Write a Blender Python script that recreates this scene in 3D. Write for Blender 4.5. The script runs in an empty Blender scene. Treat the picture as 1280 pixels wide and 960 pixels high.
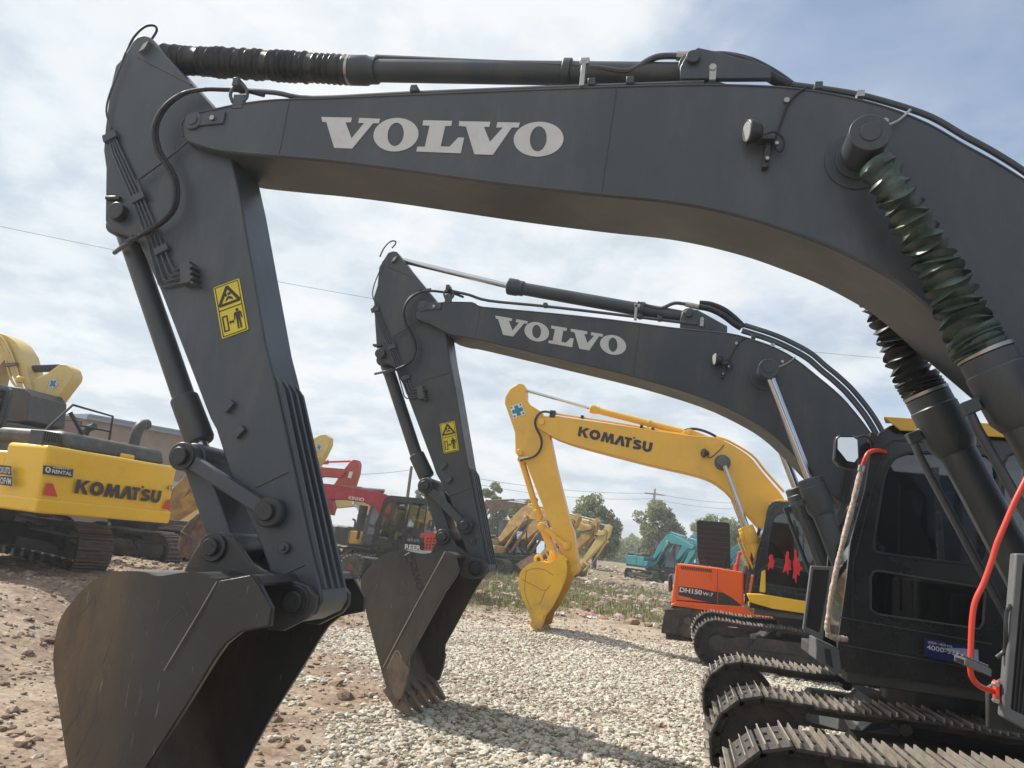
import bpy, bmesh, math, random
import numpy as np
from math import sin, cos, tan, pi, radians, atan2, hypot, sqrt, atan, degrees
from mathutils import Vector, Matrix
random.seed(7); rng = np.random.default_rng(7)
SC = bpy.context.scene
COL = bpy.data.collections.new('yard'); SC.collection.children.link(COL)

# ---------------------------------------------------------------- camera model
F = 961.0; AZ = radians(13.5); ROLL = radians(6.3); HOR = 678.0; EYE = 1.9
PIT = atan((HOR-480)*cos(ROLL)/F)
cf = Vector((-sin(AZ)*cos(PIT), cos(AZ)*cos(PIT), sin(PIT)))
r0 = Vector((cos(AZ), sin(AZ), 0)); u0 = r0.cross(cf)
cu = u0*cos(ROLL) - r0*sin(ROLL); cr = r0*cos(ROLL) + u0*sin(ROLL)
CAM = Vector((0, 0, EYE))
def ray(px, py): return cf + cr*((px-640)/F) + cu*((480-py)/F)
def U(px, py, Y):
    d = ray(px, py); return CAM + d*(Y/d.y)
def UP(px, py, A, N):
    d = ray(px, py); return CAM + d*((Vector(A)-CAM).dot(N)/d.dot(N))
def UZ(px, py, depth): return CAM + ray(px, py)*depth

# ---------------------------------------------------------------- materials
MATS = {}
def nodes_of(name):
    m = bpy.data.materials.new(name); m.use_nodes = True
    nt = m.node_tree; b = nt.nodes['Principled BSDF']
    return m, nt, b
def N(nt, t, **kw):
    n = nt.nodes.new(t)
    for k, v in kw.items():
        if hasattr(n, k): setattr(n, k, v)
        else: n.inputs[k].default_value = v
    return n
def c4(c): return (c[0], c[1], c[2], 1)
def surf(name, col, rough=.5, metal=0, var=.25, scale=3.0, dirt=0.0, dirtcol=(.20,.15,.10), dscale=1.6,
         bump=.0, bscale=60, spec=.5, coat=0, streak=False, low=None, scratch=0.0):
    """paint / metal with mottling, patchy dirt, streaks and fine bump"""
    m, nt, b = nodes_of(name); L = nt.links
    tc = N(nt, 'ShaderNodeTexCoord')
    n1 = N(nt, 'ShaderNodeTexNoise'); n1.inputs['Scale'].default_value = scale; n1.inputs['Detail'].default_value = 6; n1.inputs['Roughness'].default_value = .62
    L.new(tc.outputs['Object'], n1.inputs['Vector'])
    r1 = N(nt, 'ShaderNodeMapRange'); r1.inputs[1].default_value = .3; r1.inputs[2].default_value = .7
    r1.inputs[3].default_value = 1-var; r1.inputs[4].default_value = 1+var
    L.new(n1.outputs[0], r1.inputs[0])
    mul = N(nt, 'ShaderNodeMix', data_type='RGBA', blend_type='MULTIPLY'); mul.inputs[0].default_value = 1
    mul.inputs[6].default_value = c4(col); L.new(r1.outputs[0], mul.inputs[7])
    out = mul.outputs[2]
    if dirt > 0:
        mp = N(nt, 'ShaderNodeMapping'); mp.inputs['Scale'].default_value = (1, 1, .25 if streak else 1)
        L.new(tc.outputs['Object'], mp.inputs[0])
        n2 = N(nt, 'ShaderNodeTexNoise'); n2.inputs['Scale'].default_value = dscale*(3 if streak else 1); n2.inputs['Detail'].default_value = 9; n2.inputs['Roughness'].default_value = .72
        L.new(mp.outputs[0], n2.inputs['Vector'])
        r2 = N(nt, 'ShaderNodeMapRange'); r2.inputs[1].default_value = .62-dirt*.35; r2.inputs[2].default_value = .82-dirt*.2
        r2.inputs[4].default_value = min(1, .35+dirt)
        L.new(n2.outputs[0], r2.inputs[0])
        fac = r2.outputs[0]
        if low is not None:                          # mud splashed on the lower part of the thing (height low[0] .. low[1])
            g = N(nt, 'ShaderNodeNewGeometry'); sx = N(nt, 'ShaderNodeSeparateXYZ'); L.new(g.outputs['Position'], sx.inputs[0])
            r3 = N(nt, 'ShaderNodeMapRange'); r3.inputs[1].default_value = low[1]; r3.inputs[2].default_value = low[0]
            L.new(sx.outputs[low[2] if len(low) > 2 else 2], r3.inputs[0])
            mm = N(nt, 'ShaderNodeMath', operation='MULTIPLY'); L.new(fac, mm.inputs[0]); L.new(r3.outputs[0], mm.inputs[1]); fac = mm.outputs[0]
        mx = N(nt, 'ShaderNodeMix', data_type='RGBA'); L.new(fac, mx.inputs[0]); L.new(out, mx.inputs[6]); mx.inputs[7].default_value = c4(dirtcol)
        out = mx.outputs[2]
    if scratch > 0:
        mp2 = N(nt, 'ShaderNodeMapping'); mp2.inputs['Scale'].default_value = (9, 9, .7); mp2.inputs['Rotation'].default_value = (.1, .5, .2)
        L.new(tc.outputs['Object'], mp2.inputs[0])
        n4 = N(nt, 'ShaderNodeTexNoise'); n4.inputs['Scale'].default_value = 9; n4.inputs['Detail'].default_value = 3; L.new(mp2.outputs[0], n4.inputs['Vector'])
        r4 = N(nt, 'ShaderNodeMapRange'); r4.inputs[1].default_value = .69; r4.inputs[2].default_value = .74; r4.inputs[4].default_value = scratch; L.new(n4.outputs[0], r4.inputs[0])
        mx2 = N(nt, 'ShaderNodeMix', data_type='RGBA'); L.new(r4.outputs[0], mx2.inputs[0]); L.new(out, mx2.inputs[6]); mx2.inputs[7].default_value = (.32,.30,.27,1)
        out = mx2.outputs[2]
    L.new(out, b.inputs['Base Color'])
    rr = N(nt, 'ShaderNodeMapRange'); rr.inputs[1].default_value = .3; rr.inputs[2].default_value = .7
    rr.inputs[3].default_value = max(.03, rough-.1); rr.inputs[4].default_value = min(1, rough+.12)
    L.new(n1.outputs[0], rr.inputs[0]); L.new(rr.outputs[0], b.inputs['Roughness'])
    b.inputs['Metallic'].default_value = metal; b.inputs['Specular IOR Level'].default_value = spec
    b.inputs['Coat Weight'].default_value = coat; b.inputs['Coat Roughness'].default_value = .15
    if bump > 0:
        n3 = N(nt, 'ShaderNodeTexNoise'); n3.inputs['Scale'].default_value = bscale; n3.inputs['Detail'].default_value = 4
        L.new(tc.outputs['Object'], n3.inputs['Vector'])
        bp = N(nt, 'ShaderNodeBump'); bp.inputs['Strength'].default_value = bump; bp.inputs['Distance'].default_value = .01
        L.new(n3.outputs[0], bp.inputs['Height']); L.new(bp.outputs[0], b.inputs['Normal'])
    MATS[name] = m; return m
DUST = (.24,.19,.13)
surf('steel_black', (.056,.067,.077), .38, var=.16, scale=1.6, dirt=.45, dirtcol=(.100,.104,.106), dscale=.9, streak=True, bump=.08, bscale=180, scratch=.06)
surf('steel_black_b', (.050,.060,.069), .44, var=.18, scale=1.8, dirt=.45, dirtcol=(.10,.094,.083), dscale=1.0, streak=True, bump=.08, bscale=180, scratch=.08)
surf('bucket_black', (.042,.042,.041), .44, var=.28, scale=1.4, dirt=1.0, dirtcol=(.23,.15,.075), low=(-3.2,-2.6,0), dscale=1.6, bump=.22, bscale=70, streak=True, scratch=.5)
surf('bucket_worn', (.055,.052,.048), .48, var=.3, scale=2.0, dirt=.85, low=(.1,1.75), dirtcol=(.17,.128,.088), dscale=1.6, bump=.22, bscale=70, streak=True, scratch=.5)
surf('tooth_mud', (.17,.125,.09), .7, var=.4, scale=8, dirt=.6, dirtcol=(.25,.19,.13), dscale=6, bump=.5, bscale=60)
surf('pin_steel', (.045,.047,.05), .35, .3, var=.25, scale=8, dirt=.3, dirtcol=(.09,.085,.08), dscale=8)
surf('chrome', (.62,.64,.66), .16, 1.0, var=.08, scale=4)
surf('bolt_zinc', (.42,.41,.38), .38, .9, var=.2, scale=20)
surf('tube_black', (.026,.028,.03), .38, var=.2, scale=10, dirt=.2, dirtcol=(.11,.10,.09), dscale=8)
surf('hose_rubber', (.022,.023,.025), .55, var=.25, scale=20, dirt=.3, dirtcol=(.10,.095,.085), dscale=10)
surf('bellows_black', (.028,.031,.032), .42, var=.25, scale=10, dirt=.3, dirtcol=(.07,.075,.07), dscale=6)
surf('bellows_green', (.028,.050,.037), .46, var=.35, scale=9, dirt=.45, dirtcol=(.12,.15,.12), dscale=7, spec=.6)
surf('cab_black', (.020,.021,.022), .26, var=.15, scale=2, dirt=.24, dirtcol=(.045,.045,.043), dscale=2.5, coat=.4)
surf('cab_grey', (.105,.11,.115), .45, var=.12, scale=3, dirt=.3, dirtcol=(.20,.19,.17), dscale=4)
surf('mesh_dark', (.018,.019,.019), .6, var=.2, scale=20)
surf('shoe_worn', (.43,.39,.33), .42, .45, var=.3, scale=14, dirt=.5, dirtcol=(.24,.14,.085), dscale=7, bump=.35, bscale=60)
surf('shoe_dark', (.055,.050,.045), .5, .2, var=.35, scale=12, dirt=.45, dirtcol=(.14,.105,.08), dscale=9, bump=.35, bscale=60)
surf('shoe_plain', (.15,.135,.115), .6, .15, var=.35, scale=8, dirt=.6, dirtcol=(.22,.165,.11), dscale=5, bump=.4, bscale=60)
surf('track_dark', (.028,.027,.026), .6, var=.3, scale=5, dirt=.45, dirtcol=(.12,.09,.06), dscale=4, bump=.3, bscale=50)
surf('letter_white', (.60,.60,.58), .5, var=.06, scale=5, dirt=.2, dirtcol=(.42,.41,.39), dscale=14)
surf('sticker_yellow', (.72,.58,.04), .45, var=.06, scale=6)
surf('sticker_black', (.03,.03,.025), .5)
surf('sticker_white', (.72,.72,.70), .5)
surf('sticker_blue', (.015,.02,.11), .3, var=.2)
surf('sticker_silver', (.30,.33,.50), .35)
surf('sticker_teal', (.02,.20,.30), .45)
surf('paint_red', (.62,.045,.02), .32, var=.08, dirt=.2, dirtcol=(.35,.10,.06), dscale=12, coat=.3)
surf('paint_darkred', (.40,.022,.035), .42, var=.15, dirt=.35, dirtcol=(.30,.12,.10), dscale=3)
surf('reflector_red', (.60,.05,.02), .3, var=.1)
surf('cloth_red', (.62,.02,.03), .8, var=.2, scale=12)
surf('wrap_foam', (.58,.46,.38), .55, var=.45, scale=55, dirt=.5, dirtcol=(.24,.11,.06), dscale=38, bump=.9, bscale=90)
surf('yellow', (.80,.455,.055), .40, var=.07, scale=2, dirt=.22, dirtcol=(.52,.34,.10), dscale=2.5, spec=.45, coat=.15)
surf('yellow_bright', (.78,.46,.03), .34, var=.06, scale=2, dirt=.18, dirtcol=(.55,.36,.08), dscale=3, coat=.3)
surf('yellow_bucket', (.78,.46,.035), .42, var=.12, scale=3, dirt=.95, low=(.1,1.3), dirtcol=(.30,.20,.09), dscale=3.5, bump=.2, bscale=60, scratch=.3)
surf('yellow_cw', (.86,.51,.012), .34, var=.05, scale=1.5, dirt=.14, dirtcol=(.58,.40,.10), dscale=2.2, coat=.35)
surf('yellow_old', (.52,.32,.085), .6, var=.3, scale=2, dirt=.6, dirtcol=(.20,.135,.08), dscale=2.2, bump=.2)
surf('yellow_pale', (.66,.49,.17), .5, var=.12, scale=2, dirt=.3, dirtcol=(.45,.33,.16), dscale=2.5)
surf('orange', (.90,.135,.015), .33, var=.05, scale=2, dirt=.16, dirtcol=(.55,.17,.06), dscale=3, coat=.3)
surf('teal', (.01,.17,.19), .45, var=.12, scale=2, dirt=.3, dirtcol=(.12,.24,.22), dscale=2.5)
surf('red_old', (.50,.06,.035), .5, var=.15, scale=2, dirt=.35, dirtcol=(.35,.14,.09), dscale=2.5)
surf('dark_grey', (.045,.045,.043), .5, var=.2, scale=3, dirt=.35, dirtcol=(.11,.10,.085), dscale=4)
surf('hood_grey', (.060,.056,.05), .5, var=.2, scale=4, dirt=.4, dirtcol=(.18,.155,.12), dscale=5)
surf('logo_dark', (.035,.03,.03), .45, var=.1)
surf('tyre', (.045,.042,.038), .75, var=.25, scale=6, dirt=.6, dirtcol=(.19,.155,.11), dscale=4, bump=.3, bscale=40)
surf('rust_steel', (.17,.10,.065), .7, .1, var=.35, scale=5, dirt=.5, dirtcol=(.27,.20,.14), dscale=5, bump=.4, bscale=50)
surf('pole_concrete', (.42,.41,.39), .8, var=.12, scale=5)
surf('pole_wood', (.12,.11,.10), .8, var=.2, scale=5)
surf('wire_dark', (.10,.10,.11), .6)
surf('bark', (.13,.10,.075), .85, var=.3, scale=6, bump=.5, bscale=20)
surf('shed_tan', (.34,.27,.21), .8, var=.18, scale=1.5, dirt=.4, dirtcol=(.25,.18,.14), dscale=1)
surf('shed_red', (.24,.13,.12), .8, var=.2, scale=1.5, dirt=.4, dirtcol=(.30,.22,.18), dscale=1)
surf('shed_roof', (.28,.33,.40), .5, .2, var=.1, scale=1)
surf('shed_white', (.52,.52,.50), .7, var=.1, scale=1.5)
surf('seat_black', (.03,.03,.032), .8)
surf('litter_white', (.62,.62,.60), .7, var=.15, scale=20)
surf('litter_blue', (.10,.22,.45), .6, var=.15, scale=20)
def glass(name, tint, refl=.10):
    m, nt, b = nodes_of(name); L = nt.links
    nt.nodes.remove(b); out = nt.nodes['Material Output']
    tr = N(nt, 'ShaderNodeBsdfTransparent'); tr.inputs[0].default_value = c4(tint)
    gl = N(nt, 'ShaderNodeBsdfGlossy'); gl.inputs['Roughness'].default_value = .03; gl.inputs[0].default_value = (.9,.93,.95,1)
    fr = N(nt, 'ShaderNodeFresnel'); fr.inputs[0].default_value = 1.5
    mm = N(nt, 'ShaderNodeMath', operation='ADD'); mm.inputs[1].default_value = refl; L.new(fr.outputs[0], mm.inputs[0])
    mx = N(nt, 'ShaderNodeMixShader'); L.new(mm.outputs[0], mx.inputs[0]); L.new(tr.outputs[0], mx.inputs[1]); L.new(gl.outputs[0], mx.inputs[2])
    L.new(mx.outputs[0], out.inputs[0]); MATS[name] = m
glass('glass_dark', (.32,.35,.38), .06); glass('glass_clear', (.72,.78,.78), .02)
m, nt, b = nodes_of('mirror'); b.inputs['Metallic'].default_value = 1; b.inputs['Base Color'].default_value = (.62,.65,.69,1); b.inputs['Roughness'].default_value = .02; MATS['mirror'] = m
m, nt, b = nodes_of('lens'); b.inputs['Base Color'].default_value = (.5,.5,.48,1); b.inputs['Roughness'].default_value = .08; b.inputs['Coat Weight'].default_value = 1; MATS['lens'] = m

# ---------------------------------------------------------------- objects
ORG = {}
def tag(o, label, cat, group=None):
    o['label'] = label; o['category'] = cat
    if group: o['group'] = group
    return o
def root(name, loc, label, cat, group=None):
    o = bpy.data.objects.new(name, None); COL.objects.link(o); o.location = loc; o.empty_display_size = .3
    ORG[o.name] = Vector(loc); return tag(o, label, cat, group)
def frame_of(pts):
    out = []; n = len(pts)
    t = (pts[1]-pts[0]).normalized()
    up = Vector((0, 0, 1)) if abs(t.z) < .9 else Vector((0, 1, 0))
    a = t.cross(up).normalized(); 
    for i in range(n):
        if i == 0: t = pts[1]-pts[0]
        elif i == n-1: t = pts[-1]-pts[-2]
        else: t = (pts[i+1]-pts[i]).normalized() + (pts[i]-pts[i-1]).normalized()
        if t.length < 1e-9: t = Vector((0, 0, 1))
        t.normalize(); a = (a - t*a.dot(t)).normalized(); out.append((t, a, t.cross(a)))
    return out
def smooth_path(pts, k=4):
    P = [Vector(p) for p in pts]
    if len(P) < 3: return P
    Q = [P[0]*2-P[1]] + P + [P[-1]*2-P[-2]]; out = []
    for i in range(1, len(Q)-2):
        p0, p1, p2, p3 = Q[i-1:i+3]
        for j in range(k):
            t = j/k
            out.append(.5*((2*p1)+(p2-p0)*t+(2*p0-5*p1+4*p2-p3)*t*t+(3*p1-p0-3*p2+p3)*t**3))
    out.append(P[-1]); return out
WHOLE = {'shoe_chain', 'chain_link', 'grouser', 'air_grille', 'louvre', 'lettering', 'bellows', 'bucket', 'roof', 'door', 'window', 'seat', 'tyre', 'cab_frame', 'manifold', 'roof_visor', 'hose_fitting', 'guard_rail', 'step_plate', 'hood_stay', 'panel_seam', 'undercarriage', 'revolving_frame', 'track', 'boom_cylinder', 'cylinder_eye', 'arm_cylinder', 'bucket_cylinder', 'dozer_blade', 'trunk', 'cab_roof'}
def clusters(s, eps=.002):
    """pieces that touch stay one part, pieces that stand apart become parts of their own"""
    n = len(s.g); G = []
    for i, (o, fo) in enumerate(s.g):
        o2, f2 = s.g[i+1] if i+1 < n else (len(s.v), len(s.f))
        P = np.array([tuple(v) for v in s.v[o:o2]]); G.append((o, o2, fo, f2, P.min(0)-eps, P.max(0)+eps))
    par = list(range(n))
    def fd(i):
        while par[i] != i: i = par[i]
        return i
    for i in range(n):
        for j in range(i):
            if (G[i][4] <= G[j][5]).all() and (G[j][4] <= G[i][5]).all(): par[fd(i)] = fd(j)
    out = {}
    for i in range(n): out.setdefault(fd(i), []).append(G[i][:4])
    return list(out.values())
class MB:
    def __init__(s, T=None): s.v = []; s.f = []; s.T = T; s.g = []
    def add(s, vs, fs):
        o = len(s.v); s.g.append((o, len(s.f)))
        s.v += [tuple(s.T(Vector(p)) if s.T else p) for p in vs]; s.f += [tuple(i+o for i in f) for f in fs]; return s
    def prism(s, pts, y0, y1, ax='y'):
        n = len(pts)
        if ax == 'y': A = [(p[0], y0, p[1]) for p in pts]; B = [(p[0], y1, p[1]) for p in pts]
        elif ax == 'z': A = [(p[0], p[1], y0) for p in pts]; B = [(p[0], p[1], y1) for p in pts]
        else: A = [(y0, p[0], p[1]) for p in pts]; B = [(y1, p[0], p[1]) for p in pts]
        return s.add(A+B, [tuple(range(n)), tuple(range(2*n-1, n-1, -1))] + [(i, (i+1) % n, n+(i+1) % n, n+i) for i in range(n)])
    def box(s, x0, x1, y0, y1, z0, z1): return s.prism([(x0, z0), (x1, z0), (x1, z1), (x0, z1)], y0, y1)
    def obox(s, c, ax, ay, az):          # oriented box: half vectors
        c = Vector(c); vs = []
        for i in (-1, 1):
            for j in (-1, 1):
                for k in (-1, 1): vs.append(c+Vector(ax)*i+Vector(ay)*j+Vector(az)*k)
        return s.add(vs, [(0,1,3,2),(4,6,7,5),(0,4,5,1),(2,3,7,6),(0,2,6,4),(1,5,7,3)])
    def tube(s, path, r, n=10, cap=True):
        P = [Vector(p) for p in path]; R = r if isinstance(r, (list, tuple)) else [r]*len(P)
        vs = []; fs = []
        for (t, a, b), p, q in zip(frame_of(P), P, R):
            for k in range(n):
                w = 2*pi*k/n; vs.append(p+a*(q*cos(w))+b*(q*sin(w)))
        for i in range(len(P)-1):
            for k in range(n): fs.append((i*n+k, i*n+(k+1) % n, (i+1)*n+(k+1) % n, (i+1)*n+k))
        if cap: fs += [tuple(range(n-1, -1, -1)), tuple(range((len(P)-1)*n, len(P)*n))]
        return s.add(vs, fs)
    def cyl(s, p0, p1, r, n=20): return s.tube([p0, p1], r, n)
    def lathe(s, p0, p1, prof, n=20):    # prof: [(t along 0..1, radius)]
        p0 = Vector(p0); d = Vector(p1)-p0; return s.tube([p0+d*t for t, _ in prof], [q for _, q in prof], n)
    def ysolid(s, x, z, y0, y1, r, n=24): return s.cyl((x, y0, z), (x, y1, z), r, n)
    def build(s, name, mat, parent=None, bevel=0, smooth=38, seg=2, kind=None):
        if parent is not None and len(s.g) > 1 and name not in WHOLE:
            cl = clusters(s)
            if len(cl) > 1:
                first = None
                for c in cl:
                    q = MB(); 
                    for a, b_, fa, fb in c:
                        o = len(q.v); q.g.append((o, len(q.f))); q.v += s.v[a:b_]; q.f += [tuple(i-a+o for i in f) for f in s.f[fa:fb]]
                    r = q.build_one(name, mat, parent, bevel, smooth, seg, kind); first = first or r
                return first
        return s.build_one(name, mat, parent, bevel, smooth, seg, kind)
    def build_one(s, name, mat, parent=None, bevel=0, smooth=38, seg=2, kind=None):
        me = bpy.data.meshes.new(name)
        off = ORG[parent.name] if parent is not None else Vector((0, 0, 0))
        me.from_pydata([Vector(p)-off for p in s.v], [], s.f)
        bm = bmesh.new(); bm.from_mesh(me); bmesh.ops.recalc_face_normals(bm, faces=bm.faces); bm.to_mesh(me); bm.free()
        return finish(me, name, mat, parent, bevel, smooth, seg, kind)
def finish(me, name, mat, parent=None, bevel=0, smooth=38, seg=2, kind=None):
    me.materials.append(MATS[mat])
    if smooth:
        me.polygons.foreach_set('use_smooth', [True]*len(me.polygons)); me.set_sharp_from_angle(angle=radians(smooth))
    o = bpy.data.objects.new(name, me); COL.objects.link(o)
    if parent is not None: o.parent = parent; ORG[o.name] = ORG[parent.name]
    else: ORG[o.name] = Vector((0, 0, 0))
    if bevel:
        md = o.modifiers.new('bevel', 'BEVEL'); md.width = bevel; md.segments = seg; md.limit_method = 'ANGLE'; md.angle_limit = radians(40); md.use_clamp_overlap = True
    if kind: o['kind'] = kind
    return o
def plate(name, loops, th, mp, mat, parent, bevel=0, kind=None):
    """flat filled outline(s) with holes, th thick; mp(u, v, w) -> world"""
    cu_ = bpy.data.curves.new('tmp', 'CURVE'); cu_.dimensions = '2D'; cu_.fill_mode = 'BOTH'; cu_.extrude = th/2
    for lp in loops:
        sp = cu_.splines.new('POLY'); sp.points.add(len(lp)-1); sp.use_cyclic_u = True
        for q, p in zip(sp.points, lp): q.co = (p[0], p[1], 0, 1)
    ob = bpy.data.objects.new('tmp', cu_); me = bpy.data.meshes.new_from_object(ob)
    bpy.data.objects.remove(ob); bpy.data.curves.remove(cu_)
    off = ORG[parent.name] if parent is not None else Vector((0, 0, 0))
    for v in me.vertices: v.co = mp(v.co.x, v.co.y, v.co.z) - off
    bm = bmesh.new(); bm.from_mesh(me); bmesh.ops.remove_doubles(bm, verts=bm.verts, dist=1e-5); bmesh.ops.recalc_face_normals(bm, faces=bm.faces); bm.to_mesh(me); bm.free()
    me.name = name; me.materials.clear()
    return finish(me, name, mat, parent, bevel, 30, 2, kind)
def font_mesh(txt, bold=0.0):
    c = bpy.data.curves.new('tmp', 'FONT'); c.body = txt; c.offset = bold; c.fill_mode = 'BOTH'; c.resolution_u = 3
    ob = bpy.data.objects.new('tmp', c); me = bpy.data.meshes.new_from_object(ob)
    bpy.data.objects.remove(ob); bpy.data.curves.remove(c); return me
def text(name, txt, P00, P10, P01, mat, parent, bold=0.0, lift=None):
    """lettering that fills the parallelogram P00 (bottom left), P10 (bottom right), P01 (top left)"""
    me = font_mesh(txt, bold); P00 = Vector(P00); du = Vector(P10)-P00; dv = Vector(P01)-P00
    n = du.cross(dv).normalized()
    if lift is None: lift = .004
    xs = [v.co.x for v in me.vertices]; ys = [v.co.y for v in me.vertices]
    x0, x1, y0, y1 = min(xs), max(xs), min(ys), max(ys); off = ORG[parent.name]
    for v in me.vertices: v.co = P00+du*((v.co.x-x0)/(x1-x0))+dv*((v.co.y-y0)/(y1-y0))+n*lift-off
    me.name = name; me.materials.clear()
    return finish(me, name, mat, parent, 0, 0)
def ell(cx, cy, rx, ry, n=28, sh=0): return [(cx+rx*cos(2*pi*i/n)+sh*ry*sin(2*pi*i/n), cy+ry*sin(2*pi*i/n)) for i in range(n)]
def stroke(path, w):
    L = []; R = []; n = len(path)
    for i, p in enumerate(path):
        a = path[max(0, i-1)]; b = path[min(n-1, i+1)]; d = hypot(b[0]-a[0], b[1]-a[1]); nx, ny = -(b[1]-a[1])/d, (b[0]-a[0])/d
        L.append((p[0]+nx*w/2, p[1]+ny*w/2)); R.append((p[0]-nx*w/2, p[1]-ny*w/2))
    return L+R[::-1]
def arc(cx, cy, rx, ry, a0, a1, n): return [(cx+rx*cos(radians(a0+(a1-a0)*i/n)), cy+ry*sin(radians(a0+(a1-a0)*i/n))) for i in range(n+1)]
def kom_letters():
    out = []; x = 0
    def put(loops, w, gap=.07):
        nonlocal x
        for l in loops: out.append([(p[0]+x, p[1]) for p in l])
        x += w+gap
    put([[(0,0),(.27,0),(.27,.36),(.36,.46),(.60,0),(.95,0),(.56,.60),(.96,1),(.60,1),(.27,.62),(.27,1),(0,1)]], .93)
    put([ell(.50,.5,.50,.51), ell(.50,.5,.20,.22)], 1.0)
    put([[(0,0),(.16,1),(.46,1),(.60,.52),(.76,1),(1.06,1),(1.20,0),(.90,0),(.84,.52),(.68,0),(.52,0),(.36,.52),(.30,0)]], 1.16, .02)
    put([[(0,0),(.40,1),(.72,1),(1.0,0),(.68,0),(.55,.60),(.32,0)]], .9, -.02)
    put([[(0,1),(0,.76),(.20,.76),(.20,0),(.48,0),(.48,.76),(.66,.76),(.66,1)], [(.72,1),(.72,1.18),(.88,1.18),(.88,1)]], .72, .04)
    s = arc(.42,.68,.26,.17,20,180,6)+arc(.42,.66,.26,.12,190,250,3)+arc(.40,.30,.28,.17,80,-90,8)+[(.08,.14)]
    put([stroke(s, .26)], .80)
    put([stroke([(.14,1)]+arc(.42,.40,.28,.28,180,360,10)+[(.70,1)], .28)], .84)
    return out, x-.07
KOM, KOMW = kom_letters()
Z2 = lambda p: (400+p[0]/2.6667, p[1]/2.6667)
VOL = [[(5,391),(107,393),(104,409),(86,409),(106,462),(148,411),(128,411),(132,394),(201,397),(197,412),(178,412),(108,496),(48,494),(22,408),(9,407)],
       ell(254,450,75,56,36,-.08), ell(253,449,27,39,28,-.08),
       [(345,402),(441,404),(438,421),(418,421),(403,489),(432,490),(462,459),(481,460),(470,512),(322,506),(325,490),(350,490),(366,420),(342,419)],
       [(465,405),(568,407),(565,424),(547,424),(567,474),(610,426),(588,426),(592,408),(667,410),(662,426),(640,426),(577,517),(515,515),(487,423),(463,421)],
       ell(729,465,83,58,36,-.06), ell(728,464,28,42,28,-.06)]
# ================================================================ excavator bodies
def xform(x, y, z, rz):
    c, s_ = cos(rz), sin(rz)
    def T(p): return Vector((x + p[0]*c - p[1]*s_, y + p[0]*s_ + p[1]*c, z + p[2]))
    return T
def track(rt, T, l0, l1, half, H=.90, detail=1, shoe='shoe_worn', frame='track_dark', w3=True):
    r = H/2-.035; a = half-r-.03; zc = r+.035
    tr = MB(T)
    # side frame, sprocket hub and idler hub
    m = (l0+l1)/2
    tr.prism([(-a, zc-.16), (a, zc-.16), (a+.1, zc), (a-.1, zc+.12), (a*.5, zc+.16), (-a*.5, zc+.16), (-a+.1, zc+.1)], m-.14, m+.14)
    tr.prism([(-a*.7, zc-.02), (a*.7, zc-.02), (a*.6, zc+.2), (-a*.6, zc+.2)], m-.19, m+.19)
    o = tr.build('track', frame, rt, .008 if detail else 0)
    per_top = 2*a; arc_l = pi*r; total = 2*per_top+2*arc_l
    n = int(round(total/.19)); pitch = total/n
    def at(d):
        d %= total
        if d < per_top: x = -a+d; sag = -.02*sin(pi*(d/per_top)*3)**2; return x, zc+r+sag, 0.0
        d -= per_top
        if d < arc_l: w = d/r; return a+r*sin(w), zc+r*cos(w), -w
        d -= arc_l
        if d < per_top: return a-d, zc-r, -pi
        d -= per_top; w = d/r; return -a-r*sin(w), zc-r*cos(w), -pi-w
    sh = MB(T); ch = MB(T); gs = MB(T)
    for i in range(n):
        x, z, w = at(i*pitch+.05); cw, sw = cos(w), sin(w)
        def box(t0, t1, h0, h1, y0, y1, tp=0, sh=sh):
            pts = []
            for (t, h) in ((t0, h0), (t1, h0), (t1-tp, h1), (t0+tp, h1)):
                pts.append((x+t*cw-h*sw, z+t*sw+h*cw))
            sh.prism(pts, y0, y1)
        jit = random.uniform(-.003, .003)
        box(-pitch*.49, pitch*.45, -.012+jit, .006+jit, l0, l1)
        if detail:
            for q, hh in ((-.080, .040), (-.012, .030), (.060, .038)):
                box(q-.005+jit, q+.007, .006, hh+jit, l0+.002, l1-.002, .002, gs)
            for lx in (l0+.2, l1-.2):
                for q in (-.04, .03):
                    box(q-.011, q+.011, .006, .018, lx-.011, lx+.011)
        else:
            for q in (-.06, .04): box(q-.012, q+.012, .006, .038, l0+.01, l1-.01, .004, gs)
        pts = []
        for (t, h) in ((-pitch*.52, -.085), (pitch*.52, -.085), (pitch*.5, -.012), (-pitch*.5, -.012)): pts.append((x+t*cw-h*sw, z+t*sw+h*cw))
        ch.prism(pts, m-.09, m-.05); ch.prism(pts, m+.05, m+.09)
    sh.build('shoe_chain', 'shoe_dark', o, 0, smooth=20); gs.build('grouser', shoe, o, 0, smooth=20); ch.build('chain_link', 'track_dark', o, 0, smooth=20)
    for nm, cx in (('sprocket', -a), ('idler_wheel', a)):
        w = MB(T); w.lathe(T_(cx, m-.05, zc), T_(cx, m+.05, zc), [(0, r-.12), (.2, r-.06), (.8, r-.06), (1, r-.12)], 28)
        w.lathe(T_(cx, m-.16, zc), T_(cx, m+.16, zc), [(0, .10), (.1, .16), (.9, .16), (1, .10)], 20); w.build(nm, 'track_dark', o, .004)
    rl = MB(T)
    k = 7
    for i in range(k):
        cx = -a*.8+1.6*a*i/(k-1); rl.lathe(T_(cx, m-.16, .155), T_(cx, m+.16, .155), [(0, .07), (.02, .095), (.3, .095), (.32, .075), (.68, .075), (.7, .095), (.98, .095), (1, .07)], 14)
    for cx in (-a*.4, a*.4): rl.lathe(T_(cx, m-.13, zc+r-.11), T_(cx, m+.13, zc+r-.11), [(0, .05), (1, .05)], 12)
    rl.build('track_roller', 'track_dark', o)
    return o
def T_(a, b, c): return Vector((a, b, c))
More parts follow.
